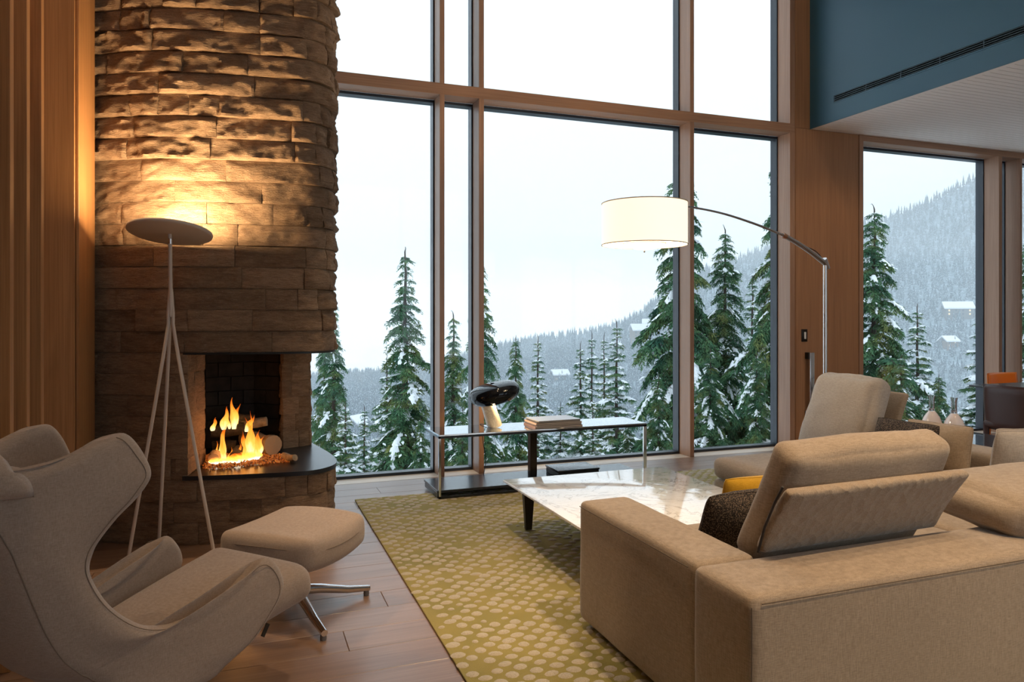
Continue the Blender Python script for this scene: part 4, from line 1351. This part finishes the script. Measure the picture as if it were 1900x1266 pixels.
dining_chair('dining_chair', 'dark brown leather dining chair with its back to the sofa', (6.47, 4.37, 0), 0.0, M_leather, .40, .80, .53)
dining_chair('dining_chair', 'bright orange dining chair at the far end of the dining table', (7.95, 5.455, 0), math.radians(-90), M_orange, .47, .775, .47)
dt = thing('dining_table', 'thin dark topped dining table beside the brown leather chair', 'table', (7.4, 4.15, 0))
obj('top', box(6.62, 8.3, 3.2, 5.06, .722, .74, .004, 1), M_smoke, dt)
for x, y in ((6.95, 3.4), (8.1, 3.4), (6.95, 4.86), (8.1, 4.86)): obj('leg', box(x - .025, x + .025, y - .025, y + .025, 0, .722), M_steel, dt, 0)

# ------------------------------------------------------------------ outside: snowy slope, conifers, valley, forested hill, haze
FWD = np.array([math.sin(YAW), math.cos(YAW)]); RGT = np.array([math.cos(YAW), -math.sin(YAW)])


def place(u, d):
    """ground position at depth d in the direction of bearing u (tangent to the right of the view axis)"""
    p = FWD * d + RGT * u * d
    return p[0], p[1]


M_snow = NT('snow')
M_snow = M_snow.set((.86, .89, .93), .85, normal=M_snow.bump(M_snow.noise(M_snow.coord(), 30, 3), .3, .02))
ndl = NT('conifer_needles')
nc = ndl.ramp(ndl.noise(ndl.coord('Object', rnd=True), 1.3, 4), [(.30, (.032, .105, .070)), (.52, (.08, .18, .08)), (.72, (.21, .22, .06))])
nc = ndl.mix(nc, ndl.ramp(ndl.noise(ndl.coord(), 25, 2), [(.3, (.55, .55, .55)), (.7, (1.25, 1.25, 1.25))]), 1.0, 'MULTIPLY')
M_needle = ndl.set(nc, .75, Specular_IOR_Level=.2)
M_bark = plain('conifer_bark', (.055, .040, .032), .9)


def near_ground(X, Y):
    return -1.0 - .27 * (Y - 6.5) + .25 * math.sin(X * .5) * math.sin(Y * .35)


gx = np.linspace(-34, 60, 48); gy = np.concatenate([np.linspace(6.75, 60, 40), [75, 100]])
G = np.array([[(x, y_, near_ground(x, y_)) for x in gx] for y_ in gy])
gs = obj('ground_slope', (G.reshape(-1, 3), grid_faces(len(gy), len(gx))), M_snow, None, 180); gs['kind'] = 'structure'


def build_tree(seed, H=10.0, R=1.55, droop=.55, up=.12, snow=.5, dens=1.0, ragged=.35, bare=0.0, powr=.8, step=.2, sw=1.0):
    r = np.random.default_rng(seed)
    FV = []; FT = []; SV = []; ST = []
    nf = ns = 0
    z = .25 + bare
    BV, BT = [], []
    nb = 0
    while z < H - .1:
        f = 1 - z / H
        nbr = int(r.integers(3, 6)) if f > .12 else int(r.integers(2, 4))
        az0 = r.uniform(0, 2 * PI)
        sec = r.uniform(.72, 1.12)
        for b in range(nbr):
            az = az0 + 2 * PI * b / nbr + r.uniform(-.45, .45)
            L = (R * f ** powr * (1 + ragged * r.uniform(-1, 1)) + .10) * sec
            dr = droop * r.uniform(.7, 1.3); u0 = up * r.uniform(.4, 1.6) + .35 * (1 - f) ** 4
            ca, sa = math.cos(az), math.sin(az)
            rad = np.array([ca, sa, 0]); side = np.array([-sa, ca, 0])
            m = max(5, int(L / .062 * dens))
            t = np.linspace(.08, 1, m)
            zz = z + r.uniform(-.05, .05)
            P = rad[None] * (L * t * (1 - .12 * dr * t))[:, None] + np.array([0, 0, 1.0])[None] * (zz + L * (u0 * t - dr * t * t * .8))[:, None]
            P += side[None] * (.05 * L * np.sin(3 * t + r.uniform(0, 6)))[:, None]
            Td = np.gradient(P, axis=0); Td /= np.linalg.norm(Td, axis=1)[:, None] + 1e-9
            # woody branch as a thin three-sided stick
            k = [0, m // 2, m - 1]
            for q in range(2):
                a_, b_ = P[k[q]], P[k[q + 1]]; w = .012 * L ** .5
                BV += [a_ + side * w, a_ - side * w, a_ + [0, 0, w], b_ + side * w * .5, b_ - side * w * .5, b_ + [0, 0, w * .5]]
                BT += [(nb, nb + 1, nb + 4), (nb, nb + 4, nb + 3), (nb + 1, nb + 2, nb + 5), (nb + 1, nb + 5, nb + 4), (nb + 2, nb, nb + 3), (nb + 2, nb + 3, nb + 5)]; nb += 6
            # hanging feathery sprays both sides
            for sg in (-1, 1):
                tl = (.16 + .20 * L ** .7) * (.35 + .9 * np.sin(PI * np.clip(t * .92 + .06, 0, 1)) ** .7) * r.uniform(.6, 1.2, m)
                fw = r.uniform(.35, .8, m)[:, None]; dn = r.uniform(.20, .75, m)[:, None] * (0.5 + dr)
                D = Td * fw + side[None] * sg * r.uniform(.5, .95, m)[:, None] - np.array([0, 0, 1.0])[None] * dn
                D /= np.linalg.norm(D, axis=1)[:, None]
                wv = np.cross(D, np.array([0, 0, 1.0])[None] + .4 * r.normal(size=(m, 3))); wv /= np.linalg.norm(wv, axis=1)[:, None] + 1e-9
                nl = 5
                for s in range(nl):
                    u = (s + .3) / nl
                    base = P + D * (tl * u)[:, None] - np.array([0, 0, .18])[None] * ((tl * u) ** 2)[:, None] * 1.2
                    ln = tl * .42 * (1 - .55 * u)
                    for s2 in (-1, 1):
                        dd = D * .72 + wv * s2 * .62 - np.array([0, 0, .30])[None] + .22 * r.normal(size=(m, 3))
                        tip = base + dd * ln[:, None]
                        wd = (D * .0 + np.cross(dd, r.normal(size=(m, 3)))); wd /= np.linalg.norm(wd, axis=1)[:, None] + 1e-9
                        mid = base + dd * ln[:, None] * .45
                        A = np.stack([base, mid + wd * (ln * .17)[:, None], tip, mid - wd * (ln * .17)[:, None]], 1).reshape(-1, 3)
                        FV.append(A)
                        i = nf + 4 * np.arange(m)
                        FT.append(np.stack([i, i + 1, i + 2], 1)); FT.append(np.stack([i, i + 2, i + 3], 1))
                        nf += 4 * m
            # snow lying on the branch
            if r.random() < snow * (1.25 - .5 * (z / H)):
                t0 = r.uniform(.12, .5); i0 = int(t0 * m); i1 = m - int(r.uniform(0, .12) * m)
                if i1 - i0 >= 3:
                    W = (.03 + .075 * L ** .8) * r.uniform(.5, 1.2) * sw
                    Q = P[i0:i1]; n = len(Q); tt = np.linspace(0, 1, n)
                    wv = W * np.sin(PI * np.clip(tt * .94 + .03, 0, 1)) ** .55 * (1 + .55 * r.uniform(-1, 1, n))
                    hh = wv * .42
                    ring = []
                    for c, h in ((-1, -.35), (-.62, .55), (0, 1.0), (.62, .55), (1, -.35)):
                        ring.append(Q + side[None] * (c * wv)[:, None] + np.array([0, 0, 1.0])[None] * (h * hh - .38 * (c * wv) ** 2 / W * 1.2 + .012)[:, None] + .14 * W * r.normal(size=(n, 3)))
                    A = np.stack(ring, 1).reshape(-1, 3)
                    SV.append(A)
                    ii = np.arange(n - 1)[:, None] * 5 + np.arange(4)[None]
                    ii = ii.ravel() + ns
                    ST.append(np.stack([ii, ii + 1, ii + 6], 1)); ST.append(np.stack([ii, ii + 6, ii + 5], 1))
                    ns += len(A)
                    # lumps on the side sprays
                    for _ in range(int(r.integers(6, 16))):
                        c = Q[int(r.integers(0, n))] + side * r.uniform(-1, 1) * (.12 + .22 * L ** .7) * .8 + np.array([0, 0, -.05 * r.random()])
                        w = W * r.uniform(.25, .75)
                        dr_ = Td[i0] * .8 + side * r.uniform(-.8, .8); dr_ /= np.linalg.norm(dr_); sd = np.cross(dr_, [0, 0, 1.0])
                        A = np.array([c + dr_ * w * 1.8 - [0, 0, w * .3], c + sd * w * .8, c - dr_ * w * 1.3, c - sd * w * .8, c + [0, 0, w * .5]])
                        SV.append(A); ST.append(np.array([(0, 1, 4), (1, 2, 4), (2, 3, 4), (3, 0, 4)]) + ns); ns += 5
        z += step * r.uniform(.6, 1.4) * (1 if f > .2 else .75)
    tk = tube([(.02 * math.sin(k), .02 * math.cos(2 * k), H * k / 12) for k in range(13)] + [(.03, .0, H + .12), (.07, .02, H + .19), (.11, .03, H + .17)], [.15 * (1 - k / 13) + .012 for k in range(13)] + [.012, .009, .005], 8)
    ttri = []
    for fc in tk[1]:
        for q in range(1, len(fc) - 1): ttri.append((fc[0], fc[q], fc[q + 1]))
    TVx = np.vstack([tk[0], np.array(BV)]); TT = np.vstack([np.array(ttri), np.array(BT) + len(tk[0])])
    def mk(nm, V_, T_, mt):
        me = tri_mesh(nm, V_, T_); me.materials.append(mt); return me
    fo_ = mk('foliage', np.vstack(FV), np.vstack(FT), M_needle)
    sn_ = mk('snow', np.vstack(SV), np.vstack(ST), M_snow)
    sn_.polygons.foreach_set('use_smooth', [True] * len(sn_.polygons))
    tr_ = mk('trunk', TVx, TT, M_bark)
    return {'foliage': fo_, 'snow': sn_, 'trunk': tr_, 'H': H + .3}


KINDS = [build_tree(11, R=1.45, droop=.95, snow=.30, ragged=.7, powr=.95, step=.26, dens=1.15), build_tree(12, R=1.75, droop=.75, snow=.38, ragged=.5, step=.22),
         build_tree(13, R=1.5, droop=.34, up=.2, snow=.85, ragged=.35, powr=1.0, step=.34, dens=1.2, sw=1.55), build_tree(14, R=1.7, droop=.42, up=.18, snow=.8, ragged=.4, powr=.95, step=.30, dens=1.1, sw=1.55),
         build_tree(15, R=2.1, droop=.75, snow=.5, ragged=.5, dens=1.15, powr=.62, step=.23)]


def conifer(label, u, ytop, d, kind, width=1.0, rz=0.0, extra=0.0):
    """u, ytop give the bearing and rise of the tip; d its distance along the view axis"""
    b = (u - 950) / 1345.0
    X, Y = place(b, d)
    zt = 1.4 + (588 - ytop) / 1345.0 * d
    zb_ = near_ground(X, Y) - .1 - extra if d < 70 else zt - 12
    h = zt - zb_
    K = KINDS[kind]
    s = h / K['H']
    o = thing('conifer_tree', label, 'tree', (X, Y, zb_), group='snowy conifers outside the windows')
    for nm in ('trunk', 'foliage', 'snow'):
        c = bpy.data.objects.new(nm, K[nm]); COL.objects.link(c); c.parent = o
        c.rotation_euler = (0, 0, rz); c.scale = (s * width, s * width, s)
    return o


TREES = [
    ('slender drooping conifer nearest the right edge of the stone chimney', 619, 545, 21, 0, 1.0, .3),
    ('thin conifer directly behind the fireplace pillar at the chimney edge', 603, 590, 24, 1, .8, 2.0),
    ('tall drooping conifer standing alone left of the paired mullions', 752, 452, 20, 0, 1.25, 1.1),
    ('small snowy conifer just left of the tall lone drooping one', 718, 655, 26, 3, .95, .5),
    ('small snowy conifer low between chimney and the lone tall tree', 676, 748, 17, 3, 1.0, 2.7),
    ('drooping conifer seen through the narrow pane between two mullions', 841, 572, 20, 0, 1.15, 2.2),
    ('tall drooping conifer half hidden behind the mullion over the table lamp', 893, 470, 18, 0, 1.0, 4.2),
    ('dark conifer rising just right of the black table lamp', 957, 618, 27, 1, .85, .9),
    ('symmetrical snow-layered conifer second to the right of the table lamp', 998, 616, 30, 2, .95, 1.9),
    ('snow-layered conifer above the magazines, leftmost of a close group', 1077, 630, 28, 3, .9, .2),
    ('dark-tipped conifer second from left in the close group', 1098, 610, 31, 2, .9, 3.3),
    ('thin conifer third from left in the close group', 1121, 613, 29, 2, .8, 5.0),
    ('tallest snow-laden conifer of the close group above the console', 1144, 588, 26, 3, 1.05, 2.4),
    ('low snowy conifer below the close group beside the console end', 1040, 742, 19, 3, 1.05, 4.0),
    ('low bushy conifer behind the console lower right', 1165, 770, 17, 4, .9, 1.4),
    ('large bushy conifer behind the mullion beside the drum shade', 1266, 290, 16, 4, .86, .7),
    ('tall conifer with bare tip in the pane below the lamp arm', 1345, 412, 17, 1, 1.0, 2.9),
    ('very tall conifer at the right side of the pane with lamp arm', 1452, 262, 15, 4, .82, 5.1),
    ('slim snowy conifer far back in the pane with lamp arm', 1396, 505, 25, 2, 1.0, 1.2),
    ('low conifer filling the foot of the pane beside the chaise', 1318, 640, 11.5, 4, .95, 3.0),
    ('second low conifer at the foot of the pane near the jamb', 1404, 650, 11, 4, .95, 4.4),
    ('broad snow-laden conifer just inside the dining window frame', 1622, 372, 17, 4, 1.0, 1.8),
    ('small conifer with snow beside the broad one in the dining window', 1702, 560, 21, 3, 1.1, .4),
    ('snow-laden conifer at the right jamb of the dining window', 1832, 545, 19, 3, 1.35, 2.6),
    ('low snowy conifer behind the two bottle vases', 1742, 690, 16, 4, 1.0, 3.7),
    ('conifer glimpsed through the narrow pane at the far right edge', 1912, 430, 20, 1, 1.2, .9),
    ('low conifer under the lone tall tree near the window foot', 780, 770, 15, 4, .85, 5.5),
    ('low conifer at the window foot behind the table lamp cord', 905, 760, 15.5, 4, .85, .1),
    ('low snowy conifer beside the rounded hearth slab', 641, 742, 14.5, 3, 1.2, 1.0),
    ('low conifer filling the foot of the narrow pane', 858, 752, 14, 1, 1.2, 3.1),
    ('low snowy conifer under the magazines at the window foot', 998, 762, 14.5, 3, 1.2, 2.1),
    ('low snowy conifer behind the middle of the console', 1100, 748, 15, 3, 1.25, .6),
    ('low green conifer at the console end near the thick mullion', 1222, 690, 13.5, 1, 1.1, 4.7),
    ('low green conifer behind the flap of the chaise cushion', 1672, 655, 13.5, 1, 1.2, 5.7),
]
for tr in TREES: conifer(*tr)

# far valley and hillside
RID_U = [200, 560, 640, 720, 800, 850, 900, 960, 1000, 1100, 1150, 1180, 1220, 1250, 1290, 1345, 1440, 1600, 1650, 1700, 1760, 1815, 1900, 2150, 2500]
RID_Y = [720, 702, 697, 692, 684, 666, 652, 638, 632, 616, 602, 588, 556, 532, 508, 486, 455, 418, 402, 384, 356, 328, 296, 240, 200]
RID_D = [800, 800, 800, 800, 800, 800, 800, 800, 790, 780, 770, 760, 750, 745, 740, 735, 730, 720, 720, 720, 720, 720, 720, 720, 720]
DV0, DV1 = 120.0, 430.0


def hill(b, d):
    u = 950 + 1345 * b
    rd = np.interp(u, RID_U, RID_D); ry = np.interp(u, RID_U, RID_Y)
    zr = 1.4 + (588 - ry) / 1345.0 * rd
    zv = -62.0
    if d < DV1: return -30 - 32 * min(1, (d - DV0) / 140.0) if d < DV0 + 140 else zv
    t = (d - DV1) / (rd - DV1)
    if t <= 1: return zv + (zr - zv) * (t ** 1.15)
    return zr - (d - rd) * .35


bs = np.linspace(-.85, 1.25, 90); ds = np.concatenate([np.linspace(DV0, DV1, 10), np.linspace(450, 1000, 34)])
G = []
for d in ds:
    for b in bs:
        X, Y = place(b, d); G.append((X, Y, hill(b, d) + 3 * mnoise.noise(Vector((X * .01, Y * .01, 0)))))
hs_ = NT('shaded_brushy_snow'); M_hs = hs_.set(hs_.ramp(hs_.noise(hs_.coord(), .35, 5, .7), [(.35, (.10, .15, .18)), (.55, (.24, .31, .36)), (.72, (.72, .78, .83))]), .9)  # snow and shrubs, with the shade under the trees painted in as blue-grey
hg = obj('ground_hillside', (np.array(G), grid_faces(len(ds), len(bs))), M_hs, None, 180); hg['kind'] = 'structure'

ff = NT('frosted_forest')
geo = ff.n('ShaderNodeNewGeometry'); sx_ = ff.n('ShaderNodeSeparateXYZ'); ff.l(geo.outputs['Normal'], sx_.inputs[0])
fc1 = ff.ramp(ff.noise(ff.coord('Object', (1, 1, 1)), .12, 4), [(.35, (.018, .045, .062)), (.65, (.05, .085, .11))])
fsn = ff.ramp(ff.noise(ff.coord('Object', (1, 1, 1)), 1.1, 3), [(.50, (0, 0, 0)), (.66, (.8, .8, .8))])
M_forest = ff.set(ff.mix(fc1, (.55, .64, .72), fsn), .9, Specular_IOR_Level=.1)
V = []; T = []
r = np.random.default_rng(5)
NFT = 34000
bb = r.uniform(-.50, .95, NFT)
dd_ = r.uniform(290 ** 1.4, 830 ** 1.4, NFT) ** (1 / 1.4)
xs = []; n0 = 0
ang6 = np.arange(6) * PI / 3
for b, d in zip(bb, dd_):
    u = 950 + 1345 * b
    rd = np.interp(u, RID_U, RID_D)
    if d > rd + 14: continue
    X, Y = place(b, d)
    hz_ = hill(b, d) + 3 * mnoise.noise(Vector((X * .01, Y * .01, 0))) - .5
    h = r.uniform(4.5, 10.5) * (.55 + .45 * min(1, d / 600)); w = h * r.uniform(.13, .19); a0 = r.uniform(0, 1)
    for z0, z1, k in ((.02, .55, 1.0), (.30, .78, .72), (.56, 1.0, .42)):
        ring = np.stack([X + w * k * np.cos(ang6 + a0) * (1 + .25 * r.uniform(-1, 1, 6)), Y + w * k * np.sin(ang6 + a0), np.full(6, hz_ + h * z0) - .06 * h * r.random(6)], 1)
        V.append(ring); V.append(np.array([[X, Y, hz_ + h * z1]]))
        for q in range(6): T.append((n0 + q, n0 + (q + 1) % 6, n0 + 6))
        n0 += 7
ft = tri_obj('hillside_forest', np.vstack(V), np.array(T), M_forest); tag(ft, 'frosted conifer forest covering the far hillside and valley', 'forest', kind='stuff')

# snow-roofed houses in the valley
M_hw = plain('house_wall', (.16, .15, .15), .8); M_hw2 = plain('house_timber', (.20, .13, .09), .8); M_hglass = plain('house_window', (.05, .07, .09), .2)
hw_ = NT('house_lit_window'); hw_.set((.9, .7, .4), .4, Emission_Color=(1, .75, .4), Emission_Strength=.5)


def house(label, u, y, d, w, dep, hgt, rz, mat):
    b = (u - 950) / 1345.0
    for d in np.arange(300, 900, 2.0):                 # stand it on the hillside
        if 1.4 + (588 - y) / 1345.0 * d - hgt * 1.4 < hill(b, d): break
    X, Y = place(b, d)
    o = thing('house', label, 'house', (X, Y, hill(b, d) - .5), rz, group='snow-roofed houses in the valley')
    obj('wall', prism([(-w / 2, -dep / 2), (w / 2, -dep / 2), (w / 2, dep / 2), (-w / 2, dep / 2)], -5, hgt), mat, o, 0, world=False)
    e = 1.2
    rf = [(-w / 2 - e, -dep / 2 - e, hgt - .5), (w / 2 + e, -dep / 2 - e, hgt - .5), (w / 2 + e, 0, hgt * 1.7), (-w / 2 - e, 0, hgt * 1.7), (w / 2 + e, dep / 2 + e, hgt - .5), (-w / 2 - e, dep / 2 + e, hgt - .5)]
    V = np.array(rf + [(x, y_, z + .9) for x, y_, z in rf])
    Fc = [(0, 1, 2, 3), (3, 2, 4, 5), (6, 9, 8, 7), (9, 11, 10, 8), (0, 6, 7, 1), (1, 7, 8, 2), (2, 8, 10, 4), (4, 10, 11, 5), (5, 11, 9, 3), (3, 9, 6, 0)]
    obj('snowy_roof', (V, Fc), M_snow, o, 0, world=False)
    nwin = max(2, int(w / 4))
    for k in range(nwin):
        x = -w / 2 + w * (k + .5) / nwin
        for zz_ in (hgt * .15, hgt * .58):
            wd = obj('window', box(x - .7, x + .7, -dep / 2 - .12, -dep / 2 + .02, zz_, zz_ + hgt * .28), M_hw, o, 0, world=False)
            obj('pane', box(x - .58, x + .58, -dep / 2 - .16, -dep / 2 - .11, zz_ + .12, zz_ + hgt * .28 - .12), hw_.m if (k + int(zz_)) % 3 == 0 else M_hglass, wd, 0, world=False)
    return o


HR = -YAW
house('wide snow-roofed lodge on the hillside left of the drum lamp tree', 1196, 606, 470, 24, 12, 7, HR + .15, M_hw2)
house('small snow-roofed house above the wide lodge', 1206, 596, 520, 12, 9, 5, HR - .2, M_hw)
house('large snow-roofed chalet high in the dining window', 1776, 568, 330, 18, 12, 6, HR - .3, M_hw)
house('small snow-roofed house lower in the dining window', 1760, 630, 300, 9, 7, 4.2, HR + .2, M_hw2)
house('gabled snow-roofed house low in the valley left of the lone tree', 662, 776, 330, 10, 9, 5, HR + 1.1, M_hw)
house('snow-roofed house half hidden low between the two conifer groups', 1038, 690, 360, 12, 9, 4.5, HR + .3, M_hw)

# haze in the valley
hz_m = bpy.data.materials.new('valley_haze'); hz_m.use_nodes = True
ht = hz_m.node_tree; ht.nodes.remove(ht.nodes['Principled BSDF'])
vs_ = ht.nodes.new('ShaderNodeVolumeScatter'); vs_.inputs['Color'].default_value = (.90, .96, 1, 1); vs_.inputs['Density'].default_value = .0010
ht.links.new(vs_.outputs[0], ht.nodes['Material Output'].inputs['Volume'])
c0 = place(.15, 640)
hb = obj('valley_haze', xf(box(-1500, 1500, -560, 560, -140, 44.5), (c0[0], c0[1], 0), (0, 0, -YAW)), hz_m, None, 0)
cl_m = bpy.data.materials.new('low_cloud'); cl_m.use_nodes = True
ct_ = cl_m.node_tree; ct_.nodes.remove(ct_.nodes['Principled BSDF'])
vc_ = ct_.nodes.new('ShaderNodeVolumeScatter'); vc_.inputs['Color'].default_value = (.98, .99, 1, 1); vc_.inputs['Density'].default_value = .0018
ct_.links.new(vc_.outputs[0], ct_.nodes['Material Output'].inputs['Volume'])
cb = obj('low_cloud', xf(box(-1500, 1500, -190, 540, 45, 400), (c0[0], c0[1], 0), (0, 0, -YAW)), cl_m, None, 0)
tag(cb, 'low white cloud veiling the top of the forested hill', 'cloud', kind='stuff')
tag(hb, 'pale winter haze hanging over the valley and far hillside', 'haze', kind='stuff')
